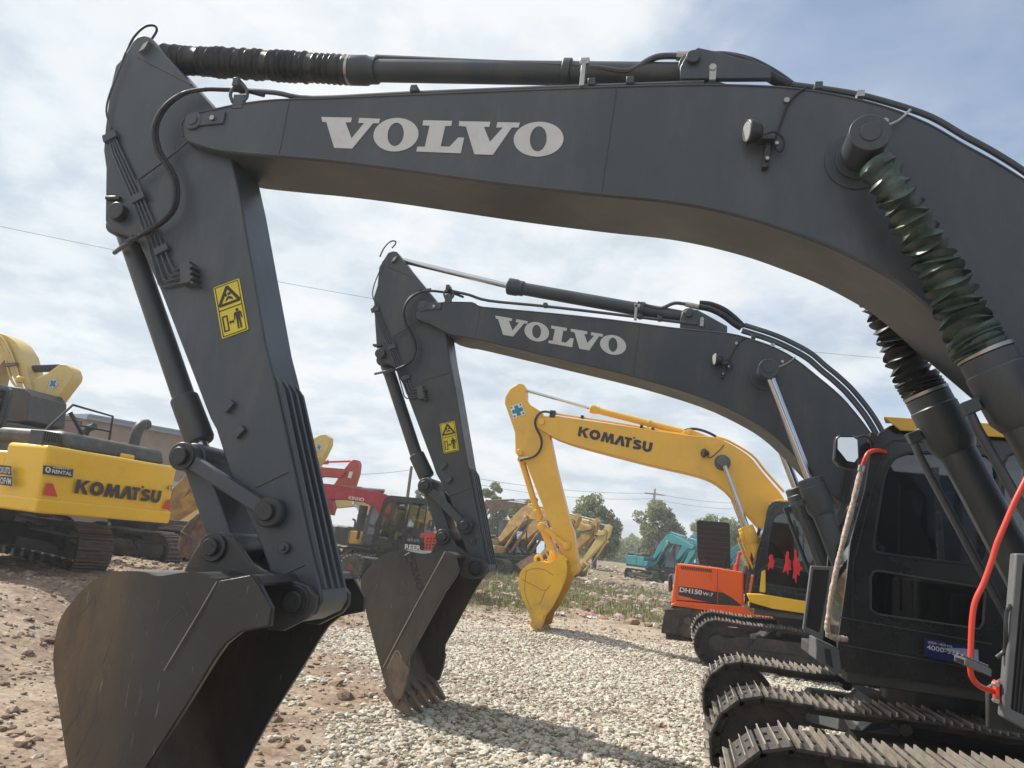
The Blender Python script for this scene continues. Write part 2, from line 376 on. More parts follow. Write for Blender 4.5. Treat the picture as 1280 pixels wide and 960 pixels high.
# cab side profile read off the photograph for the second machine (near side plane at Y = 6.95), in metres
def sz(px, py, Y=6.95):
    p = U(px, py, Y); return (2.5-p.x, p.z)
CABO = [sz(*p) for p in [(1047,842),(1047,812),(1057,740),(1063,684),(1081,618),(1089,568),(1094,553),(1102,544),(1113,540)]] + [(-.42, 3.20), (-.55, 3.14), (-.60, 3.0), (-.60, 1.12)]
CABW1 = [sz(*p) for p in [(1092,690),(1095,665),(1104,608),(1109,591),(1119,578),(1135,572),(1186,571),(1236,575),(1245,583),(1247,600),(1232,703),(1227,714),(1102,698),(1095,696)]]
CABW2 = [sz(*p) for p in [(1088,728),(1092,721),(1098,720),(1226,741),(1231,748),(1229,785),(1224,793),(1096,774),(1088,768)]]
CABW3 = [(-.03, 2.98), (.0, 2.92), (.03, 2.15), (-.01, 2.10), (-.50, 2.10), (-.54, 2.14), (-.54, 2.96), (-.50, 3.00), (-.08, 3.01)]
def cab(rt, T, l0=.30, l1=1.30, dz=0, frame='cab_black', roof='cab_black', gl='glass_dark', detail=1, k=1.0, ds=0):
    T9 = T; T = (lambda p: T9(Vector((p[0]-ds, p[1], p[2])))) if ds else T9
    """l1 is the side of the cab with the door. k scales height above z=1.1"""
    Z = lambda z: 1.1+(z-1.1)*k+dz
    mp = lambda L: (lambda u, v, w: T(Vector((u, L+w, Z(v)))))
    cabo = plate('cab', [CABO, CABW1, CABW2, CABW3], .05, mp(l1-.025), frame, rt, .012 if detail else 0)
    far = plate('side_panel', [CABO, CABW1, CABW2, CABW3], .05, mp(l0+.025), frame, cabo)
    b = MB(lambda p: T(Vector((p[0], p[1], Z(p[2])))))
    fr = CABO[1:9]
    # roof, floor, rear wall frame, front pillars and cross bars
    b.prism([(.80, 3.12), (.86, 3.17), (.78, 3.20), (-.5, 3.20), (-.56, 3.13), (-.56, 3.08), (.78, 3.08)], l0+.04, l1-.04)
    b.box(-.58, 1.17, l0+.04, l1-.04, 1.13, 1.22)
    b.box(-.59, -.54, l0+.04, l1-.04, 1.2, 2.1); b.box(-.59, -.54, l0+.04, l0+.12, 2.1, 3.1); b.box(-.59, -.54, l1-.12, l1-.04, 2.1, 3.1)
    b.build('cab_frame', roof, cabo, .012 if detail else 0)
    g = MB(lambda p: T(Vector((p[0], p[1], Z(p[2])))))
    for W in (CABW1, CABW2, CABW3):
        cx = sum(p[0] for p in W)/len(W); cz = sum(p[1] for p in W)/len(W)
        W2 = [(cx+(p[0]-cx)*1.02, cz+(p[1]-cz)*1.02) for p in W]
        g.prism(W2, l1-.036, l1-.030); g.prism(W2, l0+.030, l0+.036)
    for i in range(1, 6):
        (s0, z0), (s1, z1) = CABO[i], CABO[i+1]; s0 -= .03; s1 -= .03
        if i in (1, 2, 3, 4): g.add([(s0, l0+.06, z0), (s0, l1-.06, z0), (s1, l1-.06, z1), (s1, l0+.06, z1)], [(0, 1, 2, 3)])
    g.build('window', gl, cabo, smooth=0)
    if detail:
        mu = MB(T); 
        A = sz(1170, 590); B = sz(1178, 713)
        mu.obox(((A[0]+B[0])/2, l1-.02, Z((A[1]+B[1])/2)), ((A[0]-B[0])/2+.0, 0, (A[1]-B[1])/2*k), (0, .018, 0), (.022, 0, 0)); mu.build('window_bar', frame, cabo, .003)
        # door outline: a thin raised seam, rubber window surrounds and a latch
        se = MB(T)
        D = [sz(*p) for p in [(1066,806),(1066,722),(1072,690),(1090,620),(1103,572),(1112,560),(1130,557),(1240,565)]]
        se.tube(smooth_path([(p[0], l1+.002, Z(p[1])) for p in D], 4), .006, 6)
        D = [sz(*p) for p in [(1050,778),(1120,791),(1240,812)]]
        se.tube([(p[0], l1+.002, Z(p[1])) for p in D], .006, 6)
        D = [sz(*p) for p in [(1050,812),(1120,825),(1240,846)]]
        se.tube([(p[0], l1+.002, Z(p[1])) for p in D], .007, 6)
        for W in (CABW1, CABW2, CABW3): se.tube([(p[0], l1+.001, Z(p[1])) for p in W+[W[0]]], .011, 6)
        se.build('door', 'tube_black', cabo)
        ha = MB(T); h0 = sz(1062, 636); ha.tube(smooth_path([(h0[0]-.03, l1, Z(h0[1])), (h0[0]-.03, l1+.05, Z(h0[1]-.02)), (h0[0]-.03, l1+.05, Z(h0[1]-.11)), (h0[0]-.03, l1, Z(h0[1]-.13))], 3), .008, 8); ha.build('door_latch', 'pin_steel', cabo)
    st = MB(T); m = (l0+l1)/2
    st.box(-.30, .22, m-.24, m+.24, 1.45+dz, 1.62+dz); st.prism([(-.35, 1.6+dz), (-.20, 1.6+dz), (-.30, 2.35+dz), (-.42, 2.35+dz)], m-.22, m+.22)
    st.box(-.1, .35, m-.38, m-.28, 1.5+dz, 1.85+dz); st.box(-.1, .35, m+.28, m+.38, 1.5+dz, 1.85+dz)
    st.build('seat', 'seat_black', cabo, .03)
    return cabo
def counterweight_outline(s0, s1, w, r=.45, off=.28):
    """plan outline: s1 front, s0 rear, half width w with rounded rear corners"""
    pts = [(s1, -w), (s1, w)]
    for i in range(7):
        a_ = pi/2*i/6; pts.append((s0+off+r-r*sin(a_), w-r+r*cos(a_)))
    pts += [(s0+.03, w*.45), (s0, 0), (s0+.03, -w*.45)]
    for i in range(7):
        a_ = pi/2*(6-i)/6; pts.append((s0+off+r-r*sin(a_), -(w-r+r*cos(a_))))
    return pts
def body(rt, T, paint, cw, hood='hood_grey', low='dark_grey', tail=-2.85, w=1.32, detail=1, cabkw=None, gauge=1.15, shoe='shoe_worn', half=2.22, trackrot=0, deck=None, cwr=(.45, .28), tank=None, front_s=1.15):
    Tt = T if not trackrot else (lambda p: T(Vector((p[0]*cos(trackrot)-p[1]*sin(trackrot), p[0]*sin(trackrot)+p[1]*cos(trackrot), p[2]))))
    for sgn in (-1, 1):
        track(rt, Tt, sgn*gauge-.30, sgn*gauge+.30, half, detail=detail, shoe=shoe)
    b = MB(Tt)
    b.prism([(-.8, .42), (.8, .42), (.9, .60), (.7, .80), (-.7, .80), (-.9, .60)], -.62, .62)
    for sgn in (-1, 1):
        for q in (-1, 1): b.add([(q*.35, sgn*.4, .78), (q*.9, sgn*.4, .6), (q*1.15, sgn*1.05, .48), (q*.75, sgn*1.05, .62), (q*.35, sgn*.4, .45), (q*.9, sgn*.4, .40), (q*1.15, sgn*1.05, .34), (q*.75, sgn*1.05, .34)], [(0,1,2,3),(7,6,5,4),(0,4,5,1),(1,5,6,2),(2,6,7,3),(3,7,4,0)])
    b.build('undercarriage', 'cab_grey' if detail > 1 else low, rt, .01)
    b = MB(T); b.cyl((0, 0, .76), (0, 0, 1.07), .60, 36); b.cyl((0, 0, .95), (0, 0, 1.03), .68, 36); b.build('slew_ring', 'pin_steel', rt)
    b = MB(T); b.box(-2.2, front_s, -w+.05, w-.03, 1.05, 1.17); b.prism([(-.5, 1.15), (.35, 1.15), (.30, 1.9), (.18, 2.12), (.02, 2.12), (-.5, 1.4)], -.36, -.32); b.prism([(-.5, 1.15), (.35, 1.15), (.30, 1.9), (.18, 2.12), (.02, 2.12), (-.5, 1.4)], .22, .26)
    b.prism([(.35, 1.2), (.95, 1.2), (.95, 1.4), (.75, 1.55), (.35, 1.55)], -.36, -.33); b.prism([(.35, 1.2), (.95, 1.2), (.95, 1.4), (.75, 1.55), (.35, 1.55)], .22, .25)
    b.build('revolving_frame', deck or low, rt, .012)
    h = MB(T); h.box(-2.25, -.64, -w, w, 1.18, 1.98); hd = h.build('engine_housing', paint, rt, .05, seg=3)
    h = MB(T); h.prism([(-2.2, 1.98), (-.75, 1.98), (-.85, 2.20), (-2.1, 2.20)], -.75, .9); h.build('engine_hood', hood, hd, .04, seg=3)
    h = MB(T)
    for i in range(9): h.box(-1.9+i*.13, -1.84+i*.13, w, w+.012, 1.45, 1.85)
    h.build('air_grille', 'mesh_dark', hd)
    h = MB(T); h.box(-.6, min(.45, front_s), -w, -.42, 1.18, 1.95)
    if front_s > 1: h.box(.47, 1.05, -w, -.55, 1.18, 1.62)
    h.build('tank_box', tank or paint, rt, .04, seg=3)
    h = MB(T); ol = counterweight_outline(tail, -2.2, w, *cwr); n = len(ol)
    h.prism(ol, 1.10, 2.12, 'z'); h.build('counterweight', cw, rt, .06, seg=3)
    h = MB(T); h.tube(smooth_path([(-1.55, -.55, 2.15), (-1.55, -.55, 2.5), (-1.6, -.55, 2.62), (-1.75, -.55, 2.68)], 4), .065, 14); h.build('exhaust_pipe', 'dark_grey', hd)
    h = MB(T)
    for (sa, sb) in ((-.5, .4),):
        h.tube([(sa, -w+.06, 1.95), (sa, -w+.06, 2.85), (sb, -w+.06, 2.85), (sb, -w+.06, 1.62)], .018, 8)
    h.build('guard_rail', low, rt)
    if cabkw is not None: return cab(rt, T, **dict(dict(detail=detail), **cabkw))

# ================================================================ generic front (boom, arm, bucket) for machines further off
def rot2(p, a, o=(0, 0), k=1): return (o[0]+k*(p[0]*cos(a)-p[1]*sin(a)), o[1]+k*(p[0]*sin(a)+p[1]*cos(a)))
GB = [(-.22,-.12),(.1,-.22),(1.6,.50),(2.6,.78),(4.0,.42),(5.3,-.12),(5.72,-.10),(5.75,.10),(5.3,.22),(4.0,1.02),(2.7,1.55),(2.1,1.50),(1.0,.95),(.2,.22),(-.15,.15)]
GA = [(-.75,-.05),(-.70,.20),(-.1,.42),(.45,.40),(2.0,.14),(2.85,.10),(2.95,0),(2.85,-.12),(1.9,-.18),(.3,-.20),(-.2,-.16),(-.55,-.16)]
GK = [(-.1,.10),(.22,.16),(.42,.05),(.62,-.30),(.66,-.70),(.50,-1.10),(.20,-1.38),(.02,-1.45),(-.02,-1.30),(-.10,-.80),(-.16,-.35),(-.22,-.05)]
def front_generic(rt, T, ab, aa, ak, m, mk=None, foot=(.2, 1.95), cyl=None, k=1.0, arm=True, dark='tube_black', lat=-.05, txt=None, bellows=False):
    """angles in degrees: boom, arm and bucket absolute pitch in the (s, z) plane"""
    mk = mk or m; cyl = cyl or m
    ab, aa, ak = radians(ab), radians(aa), radians(ak)
    L = lambda p, y: (p[0], y, p[1])
    tip = rot2((5.55, 0), ab, foot, k)
    b = MB(T); b.prism([rot2(p, ab, foot, k) for p in GB], lat-.24*k, lat+.24*k); bo = b.build('boom', m, rt, .015)
    pts = [rot2(p, ab, foot, k) for p in [(.3,.40),(1.0,1.05),(2.1,1.60),(2.7,1.65),(4.0,1.12),(5.2,.40)]]
    h = MB(T)
    for y in (-.10, .10): h.tube([L(p, lat+y*k) for p in pts], .022*k, 8)
    h.build('boom_pipe', cyl if cyl != 'chrome' else dark, bo)
    if not arm: return bo
    a = MB(T); a.prism([rot2(p, aa, tip, k) for p in GA], lat-.16*k, lat+.16*k); ar = a.build('arm', m, rt, .015)
    def cylinder(nm, p0, p1, f, y, r=.075):
        p0 = Vector(L(p0, y)); p1 = Vector(L(p1, y)); q = p0.lerp(p1, f)
        c = MB(T); c.cyl(p0, q, r*k, 14); c.cyl(q-(q-p0).normalized()*.12*k, q, r*1.2*k, 14); c.ysolid(p0.x, p0.z, y-.12*k, y+.12*k, .09*k, 14); o = c.build(nm, cyl, rt)
        c = MB(T); c.cyl(q, p1, r*.6*k, 12); c.ysolid(p1.x, p1.z, y-.12*k, y+.12*k, .08*k, 14); c.build('piston_rod', 'chrome' if not bellows else 'bellows_black', o)
    cylinder('arm_cylinder', rot2((2.6, 1.68), ab, foot, k), rot2((-.68, .08), aa, tip, k), .55, lat)
    for sg in (-1, 1): cylinder('boom_cylinder', (.85, 1.35), rot2((2.5, .95), ab, foot, k), .58, lat+sg*.34*k)
    ap = rot2((2.85, 0), aa, tip, k)
    lk = rot2((2.30, .52), aa, tip, k)
    cylinder('bucket_cylinder', rot2((.25, .50), aa, tip, k), lk, .6, lat, .06)
    bk = MB(T); P = [rot2(p, ak, ap, k) for p in GK]; W = .58*k
    for y in (lat-W, lat+W-.03): bk.prism(P, y, y+.03)
    sh = P[0:8]
    for i in range(len(sh)-1):
        (x0, z0), (x1, z1) = sh[i], sh[i+1]; d = hypot(x1-x0, z1-z0); nx, nz = (z1-z0)/d*.03, -(x1-x0)/d*.03
        bk.prism([(x0, z0), (x1, z1), (x1+nx, z1+nz), (x0+nx, z0+nz)], lat-W+.03, lat+W-.03)
    bo2 = bk.build('bucket', mk, rt)
    t = MB(T); u = rot2((0, -1), ak, (0, 0), 1)
    for i in range(5):
        y = lat-W+.08+i*(2*W-.2)/4; c = Vector(L(P[7], y+.04)); d = Vector((u[0], 0, u[1])); e = Vector((-u[1], 0, u[0]))
        t.obox(c+d*.05, d*.10, (0, .035, 0), e*.03)
    t.build('tooth', mk, bo2)
    lm = MB(T); kp = rot2((.30, .18), ak, ap, k); ip = rot2((2.35, 0), aa, tip, k)
    lm.cyl(L(lk, lat-.1), L(kp, lat-.1), .05*k, 10); lm.cyl(L(lk, lat+.1), L(kp, lat+.1), .05*k, 10)
    for sg in (-1, 1): lm.cyl(L(lk, lat+sg*.2*k), L(ip, lat+sg*.2*k), .05*k, 10)
    lm.build('bucket_link', m, rt)
    h = MB(T); q = [rot2(p, ab, foot, k) for p in [(5.1,.42)]] + [rot2(p, aa, tip, k) for p in [(-.35,.1),(-.2,.3),(.2,.55)]]
    h.tube(smooth_path([L(p, lat-.2*k) for p in q], 5), .02*k, 8); h.build('hose', dark, ar)
    return bo
# ================================================================ the three machines of the front row, read off the photograph
def xz(p): return (p.x, p.z)
def sim2(a1, b1, a2, b2):
    """similarity in the XZ plane taking a1->a2, b1->b2"""
    A = complex(*a1); B = complex(*b1); C = complex(*a2); D = complex(*b2); k = (D-C)/(B-A)
    def f(p):
        z = C+k*(complex(*p)-A); return (z.real, z.imag)
    return f
def front(rt, S):
    Dn = S['D']; Yc = Dn+.26; B = {}
    q = lambda L, dy: [xz(U(px, py, Dn+dy)) for px, py in L]
    mm, mb_, mc, mk = S['paint'], S.get('paint2', S['paint']), S['cyl'], S['bucket_mat']
    # ---- boom
    sm = lambda L_: [(p.x, p.z) for p in smooth_path([(x, 0, z) for x, z in L_], 3)]
    tp_, bt_ = q(S['boom_top'], 0), q(S['boom_bot'], 0)
    bo_pts = tp_[:5]+sm(tp_[5:])+S['boom_foot']+sm(bt_[3:])[::-1]+bt_[:3][::-1]
    b = MB(); b.prism(bo_pts, Dn, Dn+.52)
    boom = b.build('boom', mm, rt, .012, seg=3)
    w = MB()
    bb = q(S['boom_bot'], 0)
    for y in (Dn-.001, Dn+.521): w.tube(smooth_path([(x, y, z+.012) for x, z in bb], 3), .0065, 6)
    tt = q(S['boom_top'], 0)
    w.tube(smooth_path([(x, Dn-.001, z-.014) for x, z in tt], 3), .0065, 6)
    for (a, c) in S['seams']: w.tube([U(*a, Dn-.0005), U(*c, Dn-.0005)], .0045, 6)
    w.build('weld_seam', S.get('seam_mat', mm), boom)
    # ---- arm
    a = MB(); a.prism(q(S['arm'], .09), Dn+.09, Dn+.43)
    arm = a.build('arm', mb_, rt, .012, seg=3)
    w = MB()
    for (c, d) in S['arm_seams']: w.tube([U(*c, Dn+.089), U(*d, Dn+.089)], .0055, 6)
    w.build('weld_seam', mb_, arm)
    if 'ribs' in S:
        (r0_, r1_) = q(S['ribs'], .09); d = Vector((r1_[0]-r0_[0], 0, r1_[1]-r0_[1])).normalized(); nrm = Vector((-d.z, 0, d.x))
        if nrm.x < 0: nrm = -nrm
        w = MB(); A_ = Vector((r0_[0], 0, r0_[1])); B_ = Vector((r1_[0], 0, r1_[1]))
        for i in range(4):
            y = Dn+.125+i*.085
            prof = [A_, A_+d*.09+nrm*.034, B_+nrm*.034, B_-nrm*.03, A_-nrm*.03]
            w.prism([(v.x, v.z) for v in prof], y-.013, y+.013)
        w.build('wear_rib', mb_, arm, .004)
    # ---- linkage pins (near ends at Dn)
    lp, la, lb, pa = [Vector((x, Yc, z)) for x, z in q([S['pin_link'], S['pin_arm_link'], S['pin_bucket_link'], S['pin_arm']], 0)]
    yv = Vector((0, 1, 0))
    def bar(m, p, r_, wd, y0, y1, capr):
        d = (r_-p).normalized(); n = Vector((-d.z, 0, d.x)); m.prism([xz(v) for v in (p+n*wd, r_+n*wd, r_-n*wd, p-n*wd)], y0, y1)
        for c in (p, r_): m.ysolid(c.x, c.z, y0-.004, y1+.004, capr, 24)
    m = MB()
    for (y0, y1) in ((Dn+.015, Dn+.075), (Dn+.445, Dn+.505)): bar(m, lp, la, .042, y0, y1, .085)
    gl_ = m.build('guide_link', mb_, rt, .01, seg=3)
    m = MB(); bar(m, lp, lb, .075, Dn+.11, Dn+.41, .095); m.build('bucket_link', mb_, rt, .012, seg=3)
    m = MB()
    for c, y0, r_ in ((lp, Dn-.03, .052), (la, Dn-.02, .05), (lb, Dn-.035, .05), (pa, Dn-.02, .055)):
        m.ysolid(c.x, c.z, y0, Dn+.55, r_); m.ysolid(c.x, c.z, y0+.03, Dn+.02, r_+.032); m.ysolid(c.x, c.z, Dn+.50, Dn+.53, r_+.03)
    m.build('pin', 'pin_steel' if S['paint'] != 'yellow' else mb_, gl_, .006)
    # ---- bucket cylinder
    c0, c1, c2 = [Vector((x, Yc, z)) for x, z in q(S['bcyl'], .26)]
    m = MB(); m.cyl(c0, c1, .070, 24); dd = (c1-c0).normalized(); m.lathe(c1-dd*.02, c2, [(0, .072), (.03, .088), (.93, .09), (1, .08)], 24); m.lathe(c0-dd*.05, c0+dd*.08, [(0, .05), (.3, .076), (1, .076)], 20)
    m.ysolid(c0.x-dd.x*.06, c0.z-dd.z*.06, Yc-.11, Yc+.11, .075)
    cy = m.build('bucket_cylinder', mc, rt, .004)
    m = MB(); m.cyl(c2, lp, .042, 20); m.build('piston_rod', 'chrome', cy)
    # ---- arm cylinder
    e0, e1, e2 = [Vector((x, Yc, z)) for x, z in q(S['acyl'], .26)]
    dd = (e2-e1).normalized()
    m = MB(); m.cyl(e1, e2, .074, 24); m.lathe(e1-dd*.02, e1+dd*.17, [(0, .085), (.05, .098), (.6, .098), (.7, .088), (1, .088)], 24); m.ysolid(e2.x, e2.z, Yc-.11, Yc+.11, .085)
    m.ysolid(e2.x, e2.z, Yc-.19, Yc+.19, .04)
    if S.get('clamp'):
        cx = e1.lerp(e2, S['clamp']); m.lathe(cx-dd*.025, cx+dd*.025, [(0, .092), (1, .092)], 20)
    acy = m.build('arm_cylinder', mc, rt, .004)
    if S['bellows']:
        m = MB(); n = 34; pr = [(0, .06)]
        for i in range(n): pr += [(.02+.96*i/n, .088+random.uniform(-.004, .004)), (.02+.96*(i+.5)/n, .104+random.uniform(-.006, .006))]
        m.lathe(e0, e1-dd*.01, pr+[(1, .088)], 26); m.build('bellows', 'bellows_black', acy, smooth=60)
        m = MB(); m.lathe(e1-dd*.035, e1-dd*.015, [(0, .099), (1, .099)], 24); m.build('hose_clamp', 'bolt_zinc', acy)
    else:
        m = MB(); m.cyl(e0, e1, .034, 20); m.build('piston_rod', 'chrome', acy)
    # lug under the arm cylinder foot
    m = MB(); L_ = [Vector((x, 0, z)) for x, z in q(S['lug'], .26)]
    for y in (Yc-.16, Yc+.12): m.prism([xz(v) for v in L_], y, y+.04)
    m.build('cylinder_lug', mm, boom, .006)
    # ---- boom cylinders, one on either side
    pt, pf = Vector((S['bc_top'][0], 0, S['bc_top'][1])), Vector((S['bc_foot'][0], 0, S['bc_foot'][1])); dd = (pf-pt).normalized()
    for side, y in ((0, Dn-.19), (1, Dn+.71)):
        P_ = pt+yv*y; Q_ = pf+yv*y; G_ = P_+dd*S['rod_len']
        m = MB(); m.cyl(G_+dd*.3, Q_, .098, 28); m.lathe(G_, G_+dd*.36, [(0, .105), (.04, .122), (.22, .122), (.24, .128), (.85, .128), (1, .10)], 28); m.ysolid(Q_.x, Q_.z, y-.09, y+.09, .11)
        n = Vector((dd.z, 0, -dd.x));  n = n if n.x < 0 else -n
        m.tube([G_+dd*.18+n*.12, G_+dd*.20+n*.18, G_+dd*.30+n*.19, Q_-dd*.25+n*.17, Q_-dd*.18+n*.12, Q_-dd*.16+n*.07], .022, 10)
        m.obox(G_+dd*.20+n*.17, dd*.03, yv*.03, n*.035)
        o = m.build('boom_cylinder', mc, rt, .004)
        m = MB(); m.ysolid(P_.x, P_.z, y-.10, y+.095, .098, 32); m.ysolid(P_.x, P_.z, y-.108, y-.098, .05, 24)
        if side == 0: m.ysolid(P_.x, P_.z, y+.09, Dn+.01, .075, 28); m.ysolid(P_.x, P_.z, Dn-.012, Dn+.002, .165, 40); m.ysolid(P_.x, P_.z, Dn-.03, Dn-.01, .115, 36)
        if S['bellows'] is False: m.cyl(P_, G_, .045, 20) if False else None
        m.build('cylinder_eye', mc if S['paint'] != 'yellow' else 'cab_grey', o, .008, seg=3)
        if S['bellows']:
            m = MB(); n2 = 23; K = 30; base = P_+dd*.10; Ltot = (G_-base).length; rg = random.Random(side+5)
            # loose pleated sleeve: wavy discs, each vertex moved a little, with a sag to one side
            u_ = Vector((0, 1, 0)); v_ = dd.cross(u_).normalized(); vs = []; fs = []; rows = n2*4
            ph = rg.uniform(0, 6)
            for i in range(rows+1):
                t = i/rows; tt_ = .03+.97*(t**.86); kk = i % 4
                amp = {0: .076, 1: .088, 2: .108, 3: .088}[kk]*(.84+.28*t)
                if i < 2: amp = .085
                if t > .90: amp = .112+.012*(i % 2)
                offs = u_*.012*sin(t*9+ph)+v_*.014*sin(t*7+1+ph)
                til = .022*sin(t*9+ph)
                for j in range(K):
                    w_ = 2*pi*j/K; jit = 0 if kk != 2 else .007*sin(3*w_+i*1.7+ph)
                    rr_ = amp+jit*(1-t*.5)
                    vs.append(base+dd*(Ltot*tt_+til*cos(w_+ph+i*.15)+(.014*sin(2*w_+i) if kk == 2 else 0))+u_*(rr_*cos(w_))+v_*(rr_*sin(w_))+offs)
            for i in range(rows):
                for j in range(K): fs.append((i*K+j, i*K+(j+1) % K, (i+1)*K+(j+1) % K, (i+1)*K+j))
            m.add(vs, fs); m.build('bellows', 'bellows_green' if side == 0 else 'bellows_black', o, smooth=75)
            m = MB(); m.lathe(G_-dd*.012, G_+dd*.006, [(0, .124), (1, .124)], 28); m.build('hose_clamp', 'bolt_zinc', o)
        else:
            m = MB(); m.cyl(P_+dd*.06, G_, .045, 22); m.build('piston_rod', 'chrome', o)
    # ---- bucket
    W = S['bw']; Y0 = Yc-W/2; Y1 = Yc+W/2; qb = lambda L, Y=Y0: [xz(U(px, py, Y)) for px, py in L]
    shell = qb(S['bk_shell']); m = MB()
    side = [(p.x, p.z) for p in smooth_path([(x, 0, z) for x, z in shell], 4)]+qb(S['bk_side'])[len(shell):]
    m.prism(side, Y0, Y0+.028); m.prism(side, Y1-.028, Y1)
    cxm = sum(p[0] for p in side)/len(side); czm = sum(p[1] for p in side)/len(side)
    shp = [(p.x, p.z) for p in smooth_path([(x, 0, z) for x, z in shell], 4)]
    inn = []
    for i, p in enumerate(shp):
        a_ = shp[max(0, i-1)]; b_ = shp[min(len(shp)-1, i+1)]; dx, dz = b_[0]-a_[0], b_[1]-a_[1]; l = hypot(dx, dz); nx, nz = -dz/l, dx/l
        if (cxm-p[0])*nx+(czm-p[1])*nz < 0: nx, nz = -nx, -nz
        inn.append((p[0]+nx*.03, p[1]+nz*.03))
    for i in range(len(shp)-1): m.prism([shp[i], shp[i+1], inn[i+1], inn[i]], Y0+.006, Y1-.006)
    bk = m.build('bucket', mk, rt, 0, smooth=30)
    m = MB(); band = qb(S['bk_band'])
    m.prism(band, Y0-.012, Y0-.001); m.prism(band, Y1+.001, Y1+.012); m.build('side_plate', mk, bk, .004)
    m = MB()
    for pts in S.get('bk_welds', []): m.tube(smooth_path([U(px, py, Y0-.001) for px, py in pts], 3), .005, 6)
    if S.get('bk_welds'): m.build('weld_seam', 'rust_steel' if mk == 'yellow_bucket' else mk, bk)
    m = MB(); ears = qb(S['ears'], Dn+.02)
    for y in (Dn+.02, Dn+.455): m.prism(ears, y, y+.05)
    m.build('bucket_ear', mk, bk, .008)
    tip = shp[-1]; din = Vector((shp[-1][0]-shp[-4][0], 0, shp[-1][1]-shp[-4][1])).normalized(); nn = Vector((-din.z, 0, din.x))
    m = MB(); m.obox(Vector((tip[0], Yc, tip[1]))-din*.06, din*.07, yv*(W/2-.01), nn*.022); m.build('lip', mk, bk, .004)
    for i in range(5):
        y = Y0+.09+i*(W-.18)/4; c = Vector((tip[0], y, tip[1])); m = MB()
        for k_, (l0, l1, w0, w1, h0, h1) in enumerate([(-.20, .02, .055, .062, .035, .06), (.0, .20, .055, .034, .055, .014)]):
            vs = []
            for (l, w_, h_) in ((l0, w0, h0), (l1, w1, h1)):
                for sa in (-1, 1):
                    for sb in (-1, 1): vs.append(c+din*l+yv*(w_*sa)+nn*(h_*sb))
            m.add(vs, [(0,1,3,2),(4,6,7,5),(0,4,5,1),(2,3,7,6),(0,2,6,4),(1,5,7,3)])
        m.build('tooth', S['tooth_mat'], bk, .008)
    if S.get('cutters'):
        for Y in (Y0-.02, Y1-.02):
            m = MB(); m.prism(qb(S['cutters']), Y, Y+.04); m.build('side_cutter', S['tooth_mat'], bk, .008)
    return boom, arm, bk, acy

M1 = dict(D=4.0, paint='steel_black', cyl='steel_black_b', bucket_mat='bucket_black', tooth_mat='tooth_mud', bellows=True, clamp=.655,
  boom_top=[(229,168),(227,155),(233,145),(248,139),(275,133),(300,128),(340,123),(400,121),(520,116),(640,111),(770,106),(880,103.5),(960,105.5),(1010,110),(1060,119),(1110,132),(1160,152),(1205,178),(1245,200),(1285,225)],
  boom_foot=[(1.85,3.74),(2.15,3.38),(2.45,2.85),(2.66,2.35),(2.70,2.12),(2.62,1.98),(2.48,1.93),(2.33,1.98),(2.12,2.22),(1.85,2.55),(1.5,2.90)],
  boom_bot=[(233,177),(250,183),(277,190),(341,196),(400,201),(480,210.5),(625,230.6),(750,245),(800,249.5),(840,254),(880,261),(915,269),(950,278.5),(987,291),(1040,311),(1087,334),(1126,357),(1165,389),(1182,405)],
  seams=[((771,108),(751,245)),((362,124),(348,196))],
  arm=[(165,52),(172,45),(180,43),(189,47),(197,58),(235,100),(265,133),(289,195),(300,247),(313,322),(332,430),(340,462),(366,580),(392,700),(401,733),(403,752),(395,767),(370,779),(352,772),(340,745),(335,705),(320,668),(287,590),(270,537),(262,522),(235,452),(200,362),(172,300),(150,291),(137,286),(131,276),(132,210),(129,188),(131,161),(137,112),(144,82),(154,71)],
  arm_seams=[((320,609),(360,590)),((352,719),(381,706)),((172,72),(240,106))], ribs=[(341,468),(398,738)],
  pin_link=(226,570), pin_arm_link=(332,640), pin_bucket_link=(265,684), pin_arm=(366,752),
  bcyl=[(161,296),(231,500),(251,553)], acyl=[(200,74),(443,88),(866,94)], lug=[(850,104),(858,88),(872,80),(890,84),(960,104),(960,118),(850,118)],
  bc_top=(.775,4.06), bc_foot=(2.05,1.46), rod_len=1.20, bw=1.20,
  bk_side=[(324,729),(314,718),(270,723),(250,716),(227,716),(197,720),(178,714.6),(145,714.6),(120,723),(99,742),(76,772),(68,805),(67,837),(74,887),(83,946),(94,1008),(106,1050),(118,1072),(135,1050),(158,1005),(184,960),(197,939),(237,877),(269.5,824),(283,805),(302,790),(338,783),(340,760)],
  bk_shell=[(324,729),(314,718),(270,723),(250,716),(227,716),(197,720),(178,714.6),(145,714.6),(120,723),(99,742),(76,772),(68,805),(67,837),(74,887),(83,946),(94,1008),(106,1050),(118,1072)],
  bk_band=[(276,726),(314,719),(323,730),(340,760),(337,782),(302,789),(283,804),(269,823),(237,876),(197,938),(150,1010),(120,1060),(114,1048),(150,975)],
  ears=[(225,722),(238,697),(252,674),(266,666),(280,668),(296,680),(312,703),(325,712),(352,721),(384,732),(394,746),(393,761),(384,773),(352,789),(334,787),(318,760),(300,735)])
